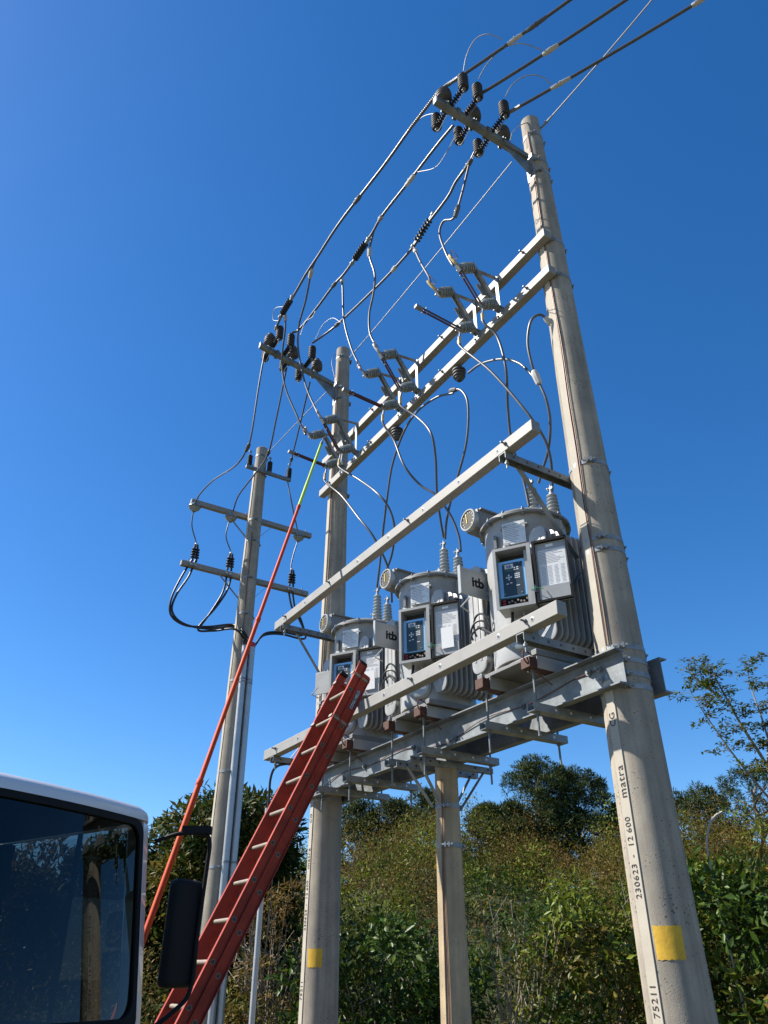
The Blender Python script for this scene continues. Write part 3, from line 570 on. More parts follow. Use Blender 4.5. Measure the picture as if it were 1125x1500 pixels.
for d, w in ((1.07, 'left end of'), (.39, 'left of the pole on'), (-.96, 'right end of')):
    b = MB(); b.lathe((7.84, d, 8.685), (0,0,-1), [(0, .085), (.03, .105), (.05, .108), (.058, .085), (.075, .10), (.095, .09), (.12, .05), (.14, .03)], 24)
    solo(b, 'pin_insulator', M['porc'], (7.84, d, 8.6), 'grey bell insulator under the ' + w + ' upper crossarm', 'insulator', 'bell insulators under the crossarm')
for d, w in ((.96, 'left'), (.33, 'middle'), (-.85, 'right')):
    for k, dx in enumerate((.035, -.035)):
        t = thing('cable_termination', ('outer' if k == 0 else 'inner') + ' black finned cable end of the ' + w + ' pair on the lower crossarm', 'cable end', (7.77, d + dx, 7.56), 'finned cable ends on the lower crossarm')
        b = MB(); pr = [(0, .018), (.05, .018)]
        for i in range(4): pr += [(.07 + i*.05, .018), (.075 + i*.05, .042), (.085 + i*.05, .040), (.10 + i*.05, .02)]
        b.lathe((0,0,0), (0, -dx*.9, 1), pr + [(.29, .016), (.33, .012)], 14); part(b, 'sheds', M['polymer'], t)
        b = MB(); b.box(-.02, .024, -.022, .022, -.09, -.05); part(b, 'cable_clamp', M['galv'], t)
    
for k, (x, y) in enumerate(((-.185, -.005), (-.165, -.13))):
    t = thing('steel_conduit', ('left' if k == 0 else 'right') + ' galvanised conduit strapped to the far left pole', 'conduit', (7.67, 0, 0), 'conduits on the far left pole')
    pr = [(-.06 + x, y - .045), (-.0 + x, y + .03)]
    b = MB(); b.tube([(x - .045, y - .02, -.1), (x + .02, y + .01, 6.2)], .052, 18); part(b, 'tube', M['pvc'], t)
    b = MB()
    for z in (2.95, 5.55, 5.6): 
        q = z / 6.2; b.lathe((x - .045 + .065*q, y - .02 + .03*q, z), (0,0,1), [(0, .054), (.02, .056), (.03, .054)], 18)
    part(b, 'strap', M['galv'], t)
    b = MB(); b.lathe((x + .02, y + .01, 6.17), (0,0,1), [(0, .055), (.06, .055), (.09, .03)], 18); part(b, 'mouth_seal', M['red'] if k else M['black'], t)

# ------------------------------------------------------------------ cables (along the line, out to the front, height)
CP = {
'spanA': [(0.013,1.327,9.66),(-1.362,0.738,9.72)],
'spanB': [(-0.159,0.969,9.62),(-1.654,0.284,9.7)],
'spanC': [(-0.194,0.578,9.6),(-2.047,-0.33,9.68)],
'spanN': [(-0.09,-0.08,10.05),(-1.71,-0.111,10.05)],
'jmpA': [(-0.268,1.208,9.72),(-0.369,1.231,9.85),(-0.508,1.224,9.92),(-0.639,1.172,9.86),(-0.719,1.06,9.75)],
'jmpB': [(-0.283,1.021,9.72),(-0.394,0.998,9.83),(-0.594,0.944,9.88),(-0.77,0.823,9.82),(-0.863,0.642,9.72)],
'jmpC': [(-0.292,0.667,9.7),(-0.389,0.642,9.8),(-0.516,0.574,9.84),(-0.629,0.47,9.78),(-0.656,0.333,9.7)],
'jmpD': [(0.205,1.22,9.624),(0.454,1.24,9.867),(0.701,1.28,9.857),(0.977,1.3,9.836),(1.143,1.31,9.816)],
'jmpE': [(0.215,0.92,9.579),(0.416,0.94,9.426),(0.627,0.95,9.399),(0.957,0.96,9.712)],
'jmpF': [(0.29,0.63,9.512),(0.416,0.6,9.52),(0.607,0.59,9.563),(0.783,0.58,9.53)],
'jmpG': [(4.223,1.22,9.96),(4.41,1.27,10.123),(4.291,1.3,10.233),(3.884,1.3,9.913)],
'jmpH': [(4.248,0.62,9.914),(4.159,0.55,10.177),(3.942,0.5,10.161),(3.724,0.47,9.903)],
'jmpI': [(3.997,0.98,9.59),(3.93,0.95,9.824),(3.744,0.92,9.79),(3.667,0.91,9.893)],
'jmpJ': [(-0.09,-0.08,10.05),(-0.046,0.1,10.052),(0.042,0.25,9.884),(-0.021,0.42,9.377)],
'jmpK': [(4.388,0.02,10.086),(4.599,0.08,10.166),(4.612,0.14,9.972),(4.513,0.13,9.587)],
'lineA': [(0.057,1.312,9.7),(0.584,1.323,9.74),(1.125,1.331,9.75),(2.086,1.367,9.8),(2.753,1.351,9.82),(3.129,1.345,9.83),(3.517,1.32,9.83),(3.864,1.305,9.85),(4.161,1.274,9.85),(4.33,1.24,9.86),(4.27,1.21,9.9)],
'lineB': [(0.247,0.966,9.66),(0.566,0.96,9.72),(1.135,0.958,9.76),(1.751,0.962,9.8),(2.086,0.932,9.8),(2.762,0.906,9.82),(3.128,0.92,9.85),(3.621,0.911,9.88),(4.15,0.93,9.89),(4.27,1.0,9.87)],
'lineC': [(0.256,0.62,9.603),(0.441,0.6,9.526),(0.728,0.58,9.54),(0.936,0.56,9.495),(1.423,0.55,9.488),(1.698,0.54,9.427),(2.498,0.5,9.594),(3.723,0.46,9.936),(4.1,0.52,9.96),(4.27,0.66,9.83)],
'lineN': [(0.25,0.12,9.674),(1.76,0.12,9.629),(3.205,0.12,9.617),(4.059,0.12,9.633)],
'lineN2': [(4.561,0.1,9.497),(5.764,0.1,9.604),(7.099,0.08,9.753)],
'tapA1': [(2.987,1.28,10.004),(3.121,1.27,9.922),(3.51,1.15,9.797),(3.914,1.05,9.688),(4.103,0.95,9.421),(4.066,0.82,8.802),(3.89,0.72,8.276),(3.742,0.7,8.007),(3.62,0.8,7.97),(3.6,0.79,7.92)],
'tapA2': [(3.997,1.26,9.951),(4.059,1.2,9.691),(4.326,1.1,9.324),(4.346,1.0,8.849),(4.2,0.85,8.301),(4.104,0.75,7.956),(4.01,0.8,7.97),(3.99,0.79,7.92)],
'tapB1': [(2.055,0.9,9.908),(2.238,0.86,9.66),(2.161,0.82,9.209),(2.257,0.78,8.977),(2.404,0.75,8.761),(2.432,0.72,8.469),(2.314,0.7,8.164),(2.16,0.8,7.97),(2.14,0.79,7.92)],
'tapB2': [(2.987,0.87,9.937),(2.97,0.85,9.702),(2.989,0.8,9.132),(2.866,0.75,8.575),(2.727,0.7,8.174),(2.5500000000000003,0.8,7.97),(2.5300000000000002,0.79,7.92)],
'tapC1': [(0.457,0.6,9.496),(0.583,0.6,9.239),(0.689,0.6,9.059),(0.802,0.6,8.947),(0.953,0.62,9.052),(1.017,0.64,8.892),(0.876,0.68,8.399),(0.763,0.68,8.078),(0.63,0.8,7.97),(0.61,0.79,7.92)],
'tapC2': [(1.684,0.54,9.412),(1.467,0.6,8.883),(1.236,0.66,8.377),(1.02,0.8,7.97),(1.0,0.79,7.92)],
'dropA1': [(0.61,0.47,7.34),(0.6,0.47,7.2),(0.528,0.38,7.006),(0.485,0.35,6.566),(0.675,0.2,6.261),(0.775,0.1,5.955),(0.804,-0.02,5.621),(0.797,-0.05,5.308)],
'dropA2': [(1.0,0.47,7.34),(0.99,0.47,7.2),(0.657,0.38,6.64),(0.393,0.25,6.029),(0.361,0.1,5.772),(0.407,-0.0,5.61),(0.517,-0.1,5.448),(0.606,-0.15,5.292)],
'poleloop': [(0.049,0.13,6.914),(0.071,0.22,6.992),(0.146,0.28,6.944),(0.225,0.28,6.743),(0.245,0.25,6.515),(0.251,0.2,6.349),(0.219,0.15,6.087),(0.275,0.08,5.879),(0.421,-0.0,5.695),(0.607,-0.08,5.606),(0.689,-0.1,5.522)],
'loopT1': [(1.278,0.15,7.21),(1.021,0.18,7.125),(0.685,0.2,6.918),(0.455,0.2,6.685),(0.329,0.2,6.467),(0.263,0.2,6.333)],
'dropB1': [(2.14,0.47,7.34),(2.1300000000000003,0.47,7.2),(1.931,0.38,6.932),(1.671,0.4,6.545),(1.739,0.3,6.304),(1.943,0.15,6.035),(2.104,0.0,5.824),(2.192,-0.1,5.658)],
'dropB2': [(2.5300000000000002,0.47,7.34),(2.52,0.47,7.2),(2.428,0.38,6.935),(2.267,0.35,6.492),(2.186,0.2,6.242),(2.038,0.1,6.06),(1.947,-0.02,5.792),(1.904,-0.08,5.539),(1.91,-0.1,5.361)],
'loopT2': [(1.582,0.15,7.179),(1.438,0.15,7.084),(1.334,0.15,6.876),(1.36,0.13,6.624),(1.473,0.1,6.349),(1.704,0.05,6.111),(1.908,0.0,5.937),(2.064,-0.05,5.776),(2.169,-0.1,5.63)],
'loopT3a': [(1.56,0.15,7.124),(1.825,0.18,7.241),(2.183,0.2,7.279),(2.48,0.2,7.17),(2.821,0.15,6.913),(3.027,0.1,6.55),(3.282,0.0,6.227),(3.441,-0.05,5.843),(3.584,-0.1,5.621)],
'dropC1': [(3.6,0.47,7.34),(3.5900000000000003,0.47,7.2),(3.248,0.38,6.855),(2.772,0.4,6.387),(2.665,0.3,6.15),(2.709,0.2,5.932),(3.005,0.05,5.785),(3.347,-0.05,5.664),(3.521,-0.1,5.595)],
'dropC2': [(3.99,0.47,7.34),(3.98,0.47,7.2),(3.681,0.38,6.85),(3.193,0.4,6.269),(2.992,0.3,5.923),(3.016,0.1,5.616),(3.103,0.0,5.417),(3.247,-0.1,5.309)],
'dwnA': [(4.628,1.25,9.862),(4.758,1.25,9.142),(4.927,1.22,8.348),(5.103,1.2,8.16),(5.587,1.18,8.151),(6.714,1.15,8.53),(7.45,1.13,8.659),(7.84,1.085,8.644)],
'dwnB': [(4.754,0.84,9.631),(5.207,0.75,8.985),(5.663,0.65,8.626),(6.387,0.55,8.719),(7.242,0.5,8.759),(7.84,0.37,8.762)],
'dwnC': [(4.78,0.42,9.54),(5.752,0.1,9.509),(6.929,-0.3,9.626),(7.67,-0.566,9.74),(7.67,-0.687,9.241),(7.84,-0.932,8.759)],
'lowA': [(7.84,1.086,8.559),(7.84,1.07,8.26),(7.82,0.97,7.98),(7.78,0.96,7.87)],
'lowB': [(7.84,0.415,8.576),(7.84,0.442,8.244),(7.82,0.34,7.98),(7.78,0.33,7.87)],
'lowC': [(7.84,-0.946,8.543),(7.84,-0.881,8.25),(7.82,-0.84,7.98),(7.78,-0.85,7.87)],
'mufA1': [(7.84,0.982,7.618),(7.84,1.143,7.166),(7.84,1.227,6.8),(7.84,1.178,6.548),(7.84,0.925,6.439),(7.84,0.55,6.499),(7.84,0.147,6.625),(7.5,0.072,6.412),(7.6,-0.105,6.27)],
'mufA2': [(7.84,0.913,7.637),(7.84,0.997,7.292),(7.84,1.153,6.916),(7.84,1.179,6.631),(7.84,0.974,6.464),(7.84,0.569,6.459),(7.84,0.119,6.594),(7.5,0.079,6.363),(7.6,-0.098,6.221)],
'mufB1': [(7.84,0.338,7.557),(7.84,0.369,7.186),(7.84,0.508,6.825),(7.84,0.687,6.468)],
'mufB2': [(7.84,0.252,7.58),(7.84,0.3,7.229),(7.84,0.464,6.861),(7.84,0.716,6.426),(7.84,0.461,6.446),(7.5,0.202,6.407),(7.6,-0.06,6.237)],
'mufC1': [(7.84,-0.819,7.565),(7.84,-0.912,7.214),(7.84,-1.059,7.025),(7.84,-1.21,6.76),(7.84,-1.163,6.648),(7.84,-0.755,6.649),(7.84,-0.431,6.554),(7.6,-0.171,6.212)],
'mufC2': [(7.84,-0.901,7.559),(7.84,-0.98,7.203),(7.84,-1.114,6.998),(7.84,-1.172,6.726),(7.84,-0.778,6.692),(7.84,-0.452,6.596),(7.6,-0.192,6.241)],
}

def cable(key, label, r, m, group, cons=(), name='jumper_cable', ext=0, spiral=(), cat='cable'):
    p = CP[key]; base = p[0]
    pts = smooth(p, 9) if len(p) > 2 else [Vector(p[0]).lerp(Vector(p[1]), i/6) - Vector((0,0,.02*(i/6)*(1-i/6)*4)) for i in range(7)]
    if ext:
        dv = (Vector(p[-1]) - Vector(p[0])); pts.append(Vector(p[-1]) + dv * ext)
    t = thing(name, label, cat, base, group)
    b = MB(); b.tube([q - Vector(base) for q in pts], r, 10); part(b, 'cable', m, t)
    for (i, L, rr, mm) in cons:                       # connector sleeves: position along the run 0..1, length, radius, material
        k = i * (len(pts) - 1 - (1 if ext else 0)); a = int(k); a = min(a, len(pts) - 2); c = pts[a].lerp(pts[a+1], k - a) - Vector(base); dv = (pts[a+1] - pts[a]).normalized()
        b = MB(); b.lathe(c - dv * L/2, dv, [(0, rr*.55), (L*.06, rr*.8), (L*.3, rr), (L*.7, rr*.92), (L*.94, rr*.8), (L, rr*.5)], 8); b.bolt(c + dv.cross(UP).normalized() * -.03, dv.cross(UP), .007, .06); part(b, 'connector', M[mm], t)
    for (i0, i1) in spiral:
        n = 22; b = MB(); hp = []
        for j in range(n * 6):
            q = i0 + (i1 - i0) * j / (n*6 - 1); k = q * (len(pts) - 1 - (1 if ext else 0)); a = min(int(k), len(pts) - 2); c = pts[a].lerp(pts[a+1], k - a) - Vector(base); dv = (pts[a+1] - pts[a]).normalized()
            s1 = dv.cross(UP).normalized(); s2 = s1.cross(dv); hp.append(c + (s1 * math.cos(j * 1.05) + s2 * math.sin(j * 1.05)) * (r + .003))
        b.tube(hp, .0035, 4); part(b, 'grip_wire', M['alu'], t)
    return t
g1, g2, g3, g4, g5, g6 = 'line conductors', 'tap cables down to the switches', 'cables from switches to regulator bushings', 'cables from the far pole to the left pole', 'black cables at the left pole', 'thin jumper wires'
cable('spanA', 'grey conductor leaving the picture at top, leftmost of three', .017, M['cable'], g1, ((.60, .18, .024, 'tape'), (.76, .24, .025, 'cable')), 'conductor', 3.0, ((.03, .16),))
cable('spanB', 'grey conductor leaving the picture at top, middle of three', .017, M['cable'], g1, ((.52, .18, .028, 'tape'),), 'conductor', 3.0)
cable('spanC', 'grey conductor leaving the picture at top, rightmost of three', .017, M['cable'], g1, ((.30, .24, .024, 'tape'), (.985, .14, .026, 'tape')), 'conductor', 3.0, ((.0, .08),))
cable('spanN', 'thin bare stranded wire from the near pole top to upper right', .008, M['alu'], g1, ((.05, .22, .014, 'alu'),), 'earth_conductor', 5.0)
cable('jmpA', 'thin wire arching from the outer arrester to left conductor', .0055, M['alu'], g6, (), 'jumper_wire')
cable('jmpB', 'thin wire arching from the middle arrester to middle conductor', .0055, M['alu'], g6, (), 'jumper_wire')
cable('jmpC', 'thin wire arching from the inner arrester to right conductor', .0055, M['alu'], g6, (), 'jumper_wire')
for k_, w_ in (('D', 'outer arrester of the near pole to the outermost conductor'), ('E', 'middle arrester of the near pole to the middle conductor'), ('F', 'inner arrester of the near pole to the innermost conductor'), ('G', 'outer arrester of the far pole to its strain clamp'),
               ('H', 'inner arrester of the far pole up to the innermost conductor'), ('I', 'middle arrester of the far pole up to the middle conductor'), ('J', 'near pole top to its steel arm'), ('K', 'far pole top down to its steel arm')):
    cable('jmp' + k_, 'thin wire from the ' + w_, .0052, M['alu'] if k_ != 'K' else M['black'], g6, (), 'jumper_wire')
cable('lineA', 'outermost grey conductor between the two tall poles', .0165, M['cable'], g1, ((.26, .16, .030, 'cable'), (.86, .1, .028, 'alu')), 'conductor', 0, ((.0, .1),))
cable('lineB', 'middle grey conductor between the two tall poles', .0165, M['cable'], g1, ((.22, .2, .030, 'tape'), (.345, .1, .030, 'alu'), (.66, .14, .028, 'cable')), 'conductor')
cable('lineC', 'innermost grey conductor between the two tall poles', .0165, M['cable'], g1, ((.125, .16, .030, 'cable'), (.63, .12, .032, 'tape'), (.8, .14, .03, 'cable')), 'conductor')
cable('lineN', 'thin bare wire between the two tall poles', .007, M['alu'], g1, (), 'earth_conductor')
cable('lineN2', 'thin bare wire from the far tall pole to the left pole', .007, M['alu'], g1, (), 'earth_conductor')
for key, pos, w in (('lineA', .70, 'outermost'), ('lineB', .50, 'middle'), ('lineC', .46, 'innermost')):
    pts = smooth(CP[key], 9); k = int(pos * (len(pts) - 1)); c = pts[k]; dv = (pts[k+1] - pts[k-1]).normalized(); L = .32
    t = thing('strain_insulator', 'black ribbed strain insulator in the ' + w + ' conductor between the tall poles', 'insulator', tuple(c), 'strain insulators in the conductors')
    b = MB(); pr = [(0, .018)]
    for i in range(7): pr += [(L*(i+.2)/7, .02), (L*(i+.38)/7, .046), (L*(i+.55)/7, .046), (L*(i+.75)/7, .02)]
    b.lathe(dv * (-L/2), dv, pr + [(L, .018)], 16); part(b, 'sheds', M['polymer'], t)
    b = MB()
    for sg in (-1, 1): b.lathe(dv * (sg * (L/2)), dv * sg, [(0, .02), (.05, .02), (.06, .03), (.09, .03), (.1, .018)], 10)
    part(b, 'end_fitting', M['galv'], t)
for i, (k, w) in enumerate((('C', 'right'), ('B', 'middle'), ('A', 'far left'))):
    cable('tap%s1' % k, 'grey cable hanging down to the closed switch of the ' + w + ' pair', .0135, M['cable'], g2, ((.12 if i else .27, .15, .032, 'tape' if i else 'cable'), (.93, .16, .02, 'amber' if i == 0 else 'tape')), 'tap_cable')
    cable('tap%s2' % k, 'grey cable hanging down to the open switch of the ' + w + ' pair', .0135, M['cable'], g2, ((.06, .13, .03, 'tape'), (.86, .16, .02, 'amber' if i == 0 else 'tape')), 'tap_cable')
for k, w in (('A', 'right'), ('B', 'middle'), ('C', 'far left')):
    cable('drop%s1' % k, 'grey cable curving from the closed ' + w + ' switch down to its regulator', .0130, M['cable'], g3)
    cable('drop%s2' % k, 'grey cable curving from the open ' + w + ' switch down to its regulator', .0130, M['cable'], g3)
cable('poleloop', 'grey cable looping off the near pole and down to the right regulator', .0130, M['cable'], g3, ((.02, .1, .03, 'tape'), (.5, .17, .036, 'tape')))
cable('loopT1', 'grey cable arching from the hanging insulator to the near pole loop', .0130, M['cable'], g3)
cable('loopT2', 'grey cable looping from the right hanging insulator down to the middle regulator', .0130, M['cable'], g3, ((.02, .14, .03, 'bell'),))
cable('loopT3a', 'grey cable running from the right hanging insulator to the far regulator', .0130, M['cable'], g3)
cable('dwnA', 'leftmost cable sweeping from the far tall pole to the left pole', .0130, M['cable'], g4, ((.42, .16, .03, 'bell'),))
cable('dwnB', 'middle cable sweeping from the far tall pole past the left pole top', .0130, M['cable'], g4, ((.4, .14, .026, 'bell'),))
cable('dwnC', 'rightmost cable running from the far tall pole to the left pole', .0130, M['cable'], g4, ((.4, .16, .028, 'bell'),))
for k, w in (('A', 'left'), ('B', 'middle'), ('C', 'right')):
    cable('low%s' % k, 'grey lead dropping from the ' + w + ' bell insulator to the finned cable ends', .0115, M['cable'], g4, ((.95, .10, .024, 'alu'),))
cable('mufA1', 'outer black cable looping wide to the left of the left pole', .018, M['black'], g5, (), 'power_cable')
cable('mufA2', 'inner black cable looping wide to the left of the left pole', .018, M['black'], g5, (), 'power_cable')
cable('mufB1', 'short black cable joining the wide loop left of the left pole', .018, M['black'], g5, (), 'power_cable')
cable('mufB2', 'black cable curving from the middle finned ends into the conduit', .018, M['black'], g5, (), 'power_cable')
cable('mufC1', 'outer black cable looping to the right of the left pole', .018, M['black'], g5, (), 'power_cable')
cable('mufC2', 'inner black cable looping to the right of the left pole', .018, M['black'], g5, (), 'power_cable')

# ------------------------------------------------------------------ extension ladder leaning on the lower guard beam
LU = Vector((0, -.492, 1)).normalized(); LN = Vector((0, 1, .492)).normalized()
SR, SL = 2.45, 2.84; foot = Vector((0, 2.733, 0))
t = thing('extension_ladder', 'red fibreglass extension ladder leaning on the lower guard beam', 'ladder', ((SR+SL)/2, foot.y, 0))
def lp(x, u, nn): return Vector((x, 0, 0)) + LU * u + LN * nn
half = (SL - SR) / 2; RAIL = [(-.003,-.042),(.028,-.042),(.028,-.036),(.004,-.036),(.004,.036),(.028,.036),(.028,.042),(-.003,.042)]
for nm_, nn, u0, u1, hw in (('base_section', -.0425, .03, 4.50, half), ('fly_section', .0425, 1.0, 4.60, half - .0)):
    sec = MB(); first = None
    for sx in (-1, 1):
        b = MB(); b.extr([(-sx * a, c) for a, c in RAIL], lp(sx*hw, u0, nn), lp(sx*hw, u1, nn), LN)
        rl = part(b, 'rail', M['ladder'], t)
        if nm_ == 'fly_section' or True:
            b = MB(); b.obox(lp(sx*(hw - .012), u1 + .012, nn), (1,0,0), LU, LN, .018, .016, .042); part(b, 'rail_cap', M['trim'] if nm_ == 'fly_section' else M['ladder'], rl, .004)
    u = u0 + .25
    while u < u1 - .12:
        b = MB(); b.lathe(lp(-hw - .006, u, nn), (1,0,0), [(0, .0165), (2*hw + .012, .0165)], 14); rg = part(b, 'rung', M['rung'], t)
        for sx in (-1, 1):
            b = MB(); b.lathe(lp(sx*(hw + .0055), u, nn), (sx,0,0), [(0, .0145), (.0012, .0145)], 12); part(b, 'rung_bore', M['dark'], rg)
            b = MB(); b.lathe(lp(sx*(hw + .0035), u, nn), (sx,0,0), [(0, .0195), (.002, .0185)], 14); part(b, 'rung_collar', M['rung'], rg)
        u += .305
for u, w in ((4.47, .05), (3.98, .05), (1.08, .05)):
    for sx in (-1, 1):
        b = MB(); b.obox(lp(sx*(half + .007), u, .0), (1,0,0), LU - LN*.12, LN, .003, .014, .095); b.obox(lp(sx*(half - .02), u, .092), (1,0,0), LU, LN, .03, .014, .003); part(b, 'guide_strap', M['rung'], t)
b = MB(); b.obox(lp(-half - .0045, 4.24, -.044), LU, LN, (1,0,0), .105, .022, .001); bd = part(b, 'badge', M['badge'], t)
text('COGUMELO', .036, M['paper'], bd, lp(-half - .0062, 4.24, -.044), LU, LN, depth=.0005, bold=.0006)
for sx in (-1, 1):
    b = MB(); b.obox(lp(sx*half, .02, -.046) + Vector((0,0,-.004)), (1,0,0), (0,1,0), (0,0,1), .035, .06, .016); part(b, 'foot_pad', M['tyre'], t, .004)

# ------------------------------------------------------------------ telescopic hot stick hooked on the far left closed switch
A = Vector((-.806, 8.085, 7.66)); Bq = Vector((-1.55, 5.8, 2.016)); dv = (Bq - A).normalized(); end = Bq + dv * (Bq.z / -dv.z)
t = thing('hot_stick', 'long lime and orange fibreglass pole hooked on the far left switch', 'hot stick', loc=tuple(end), rz=0)
q = lambda k: A + dv * k - end; tot = (end - A).length
b = MB(); b.tube([q(.10), q(1.05)], .017, 14); part(b, 'tip_section', M['lime'], t)
b = MB(); b.tube([q(1.03), q(1.55)], .0185, 14); part(b, 'second_section', M['lime'], t)
for k, (a, c, r) in enumerate(((1.52, 3.4, .0185), (3.38, 5.2, .020), (5.18, tot - .02, .022))):
    b = MB(); b.tube([q(a), q(c)], r, 16); sc = part(b, 'orange_section', M['orange'], t)
    b = MB(); b.lathe(q(a - .02), dv, [(0, r + .001), (.008, r + .005), (.05, r + .005), (.058, r + .001)], 16); part(b, 'locking_collar', M['orange'], sc)
b = MB(); b.tube([q(.12), q(.0), q(-.05) + Vector((.03,0,.01)), q(-.03) + Vector((.06,0,0))], .009, 8); b.lathe(q(.06), dv, [(0, .014), (.06, .02), (.08, .02)], 10); part(b, 'hook', M['galv2'], t)
b = MB(); b.lathe(q(tot - .03), dv, [(0, .03), (.025, .03), (.03, .02)], 14); part(b, 'butt_cap', M['trim'], t)

b = MB(); b.tube([(4.62, .66, 0), (4.62, .66, 3.18)], .03, 14); solo(b, 'steel_pipe', M['pvc'], (4.62, .66, 0), 'thin galvanised pipe standing behind the red ladder', 'pipe')
b = MB(); b.tube(smooth([(4.62, .66, 3.10), (4.61, .66, 3.30), (4.56, .68, 3.48), (4.45, .68, 3.58), (4.30, .60, 3.60), (4.2, .3, 3.62)], 7), .014, 8); solo(b, 'power_cable', M['black'], (4.62, .66, 3.1), 'black cable rising from the thin pipe to the platform end', 'cable')

# ------------------------------------------------------------------ truck cab, nose towards the right (x forward, y to its left side)
HV = Vector((.816, -.577, 0)); TRZ = math.atan2(HV.y, HV.x)
t = thing('parked_truck', 'white cab-over truck with dark windscreen at the lower left', 'truck', loc=(-1.082, 4.2, 0), rz=TRZ)
W, GB, GT, RK, RZ = 2.12, 1.435, 2.285, .165, 2.345      # width, glass bottom and top, rake, roof height
bow = lambda y: .17 * (1 - ((y + W/2) / (W/2)) ** 2)                 # the front is bowed forward in the middle
fx = lambda z: -RK * (z - GB) / (RZ - GB) if z > GB else .02 * min(1, (GB - z) / .3)
def rbox(name, m, par, x0, x1, y0, y1, z0, z1, bev=0):
    b = MB(); b.box(x0, x1, y0, y1, z0, z1); return part(b, name, m, par, bev)
b = MB(); N = 16                                             # front panel and roof skin, corners rounded in plan
def outline(z, ins=0, back=-1.62):
    r = .10; xf = fx(z) - ins; pts = [(back, -W + ins), (xf - r, -W + ins)]
    pts += [(xf - r + r*math.sin(a), -W + ins + r - r*math.cos(a)) for a in np.linspace(.3, math.pi/2, 6)]
    pts += [(xf, y) for y in np.linspace(-W + ins + r, -ins - r, 20)[1:-1]]
    pts += [(xf - r + r*math.cos(a), -ins - r + r*math.sin(a)) for a in np.linspace(0, math.pi/2 - .3, 6)]
    return [(x + (bow(y) if x > -1 else 0), y, z) for x, y in pts + [(xf - r, -ins), (back, -ins)]]
def skin(levels, close_top=False):
    b = MB(); rows = [outline(*l) for l in levels]; n = len(rows[0]); vs = [p for r_ in rows for p in r_]
    fs = [(i*n+j, i*n+j+1, (i+1)*n+j+1, (i+1)*n+j) for i in range(len(rows)-1) for j in range(n-1)]
    if close_top: fs.append(tuple(range((len(rows)-1)*n, len(rows)*n)))
    return b.add(vs, fs)
lower = part(skin([(.55, 0), (.9, 0), (1.2, 0), (GB - .075, 0), (GB - .06, .012)]), 'lower_body', M['tpaint'], t)
roof = part(skin([(GT + .004, .03), (GT + .004, .0), (GT + .03, .0), (RZ - .012, .006), (RZ + .012, .03), (RZ + .03, .10), (RZ + .04, .3)], True), 'roof', M['tpaint'], t)
rbox('roof_marker', M['trim'], roof, -.30, -.26, -.93, -.89, RZ + .02, RZ + .06, .006)
rbox('roof_lining', M['trim'], roof, -1.58, -.20, -W + .05, -.05, GT + .006, GT + .02)
# windscreen, its black surround and the pillars
def quad_frame(y0, y1, z0, z1, off, r, k=6):
    pts = []
    for cy, cz, a0 in ((y1 - r, z1 - r, 0), (y0 + r, z1 - r, 90), (y0 + r, z0 + r, 180), (y1 - r, z0 + r, 270)):
        pts += [(cy + r*math.cos(R_(a0 + 90*i/k)), cz + r*math.sin(R_(a0 + 90*i/k))) for i in range(k + 1)]
        if a0 == 0: pts += [(y, z1) for y in np.linspace(y1 - r, y0 + r, 18)[1:-1]]
        if a0 == 180: pts += [(y, z0) for y in np.linspace(y0 + r, y1 - r, 18)[1:-1]]
    return [(fx(z) + bow(y) + off, y, z) for y, z in pts]
o_ = quad_frame(-W + .095, -.092, GB - .07, GT + .004, -.004, .07); i_ = quad_frame(-W + .125, -.122, GB + .004, GT - .028, -.004, .075); n = len(o_)
b = MB(); back = lambda L: [(x - .03, y, z) for x, y, z in L]
b.add(o_ + i_ + back(o_) + back(i_), [(j, (j+1)%n, n+(j+1)%n, n+j) for j in range(n)] + [(2*n+j, 3*n+j, 3*n+(j+1)%n, 2*n+(j+1)%n) for j in range(n)] + [(n+j, n+(j+1)%n, 3*n+(j+1)%n, 3*n+j) for j in range(n)] + [(j, 2*n+j, 2*n+(j+1)%n, (j+1)%n) for j in range(n)])
fr = part(b, 'windscreen_surround', M['trim'], t)
b = MB(); gy = np.linspace(-W + .10, -.10, 40); gz = np.linspace(GB - .04, GT - .02, 6)
b.add([(fx(z) + bow(y) - .018, y, z) for z in gz for y in gy], [(j*40+i, j*40+i+1, (j+1)*40+i+1, (j+1)*40+i) for j in range(5) for i in range(39)]); ws = part(b, 'windscreen', M['glass'], t)
for sy, y0, y1 in ((1, -.094, -.004), (-1, -W + .004, -W + .094)):
    b = MB(); zs = np.linspace(GB - .075, GT + .006, 8)
    vs = []
    for z in zs: vs += [(fx(z) + bow(y0 if sy > 0 else y1) - .002, y0 if sy > 0 else y1, z), (fx(z) - .004 - .05, (y1 if sy > 0 else y0) + sy*.004, z), (fx(z) - .11, (y1 if sy > 0 else y0) + sy*.004, z), (fx(z) - .11, (y0 if sy > 0 else y1), z)]
    b.add(vs, [(i*4+j, i*4+(j+1)%4, i*4+4+(j+1)%4, i*4+4+j) for i in range(7) for j in range(4)] + [(0,1,2,3), (31,30,29,28)]); pl = part(b, 'windscreen_pillar', M['tpaint'], t, .012)
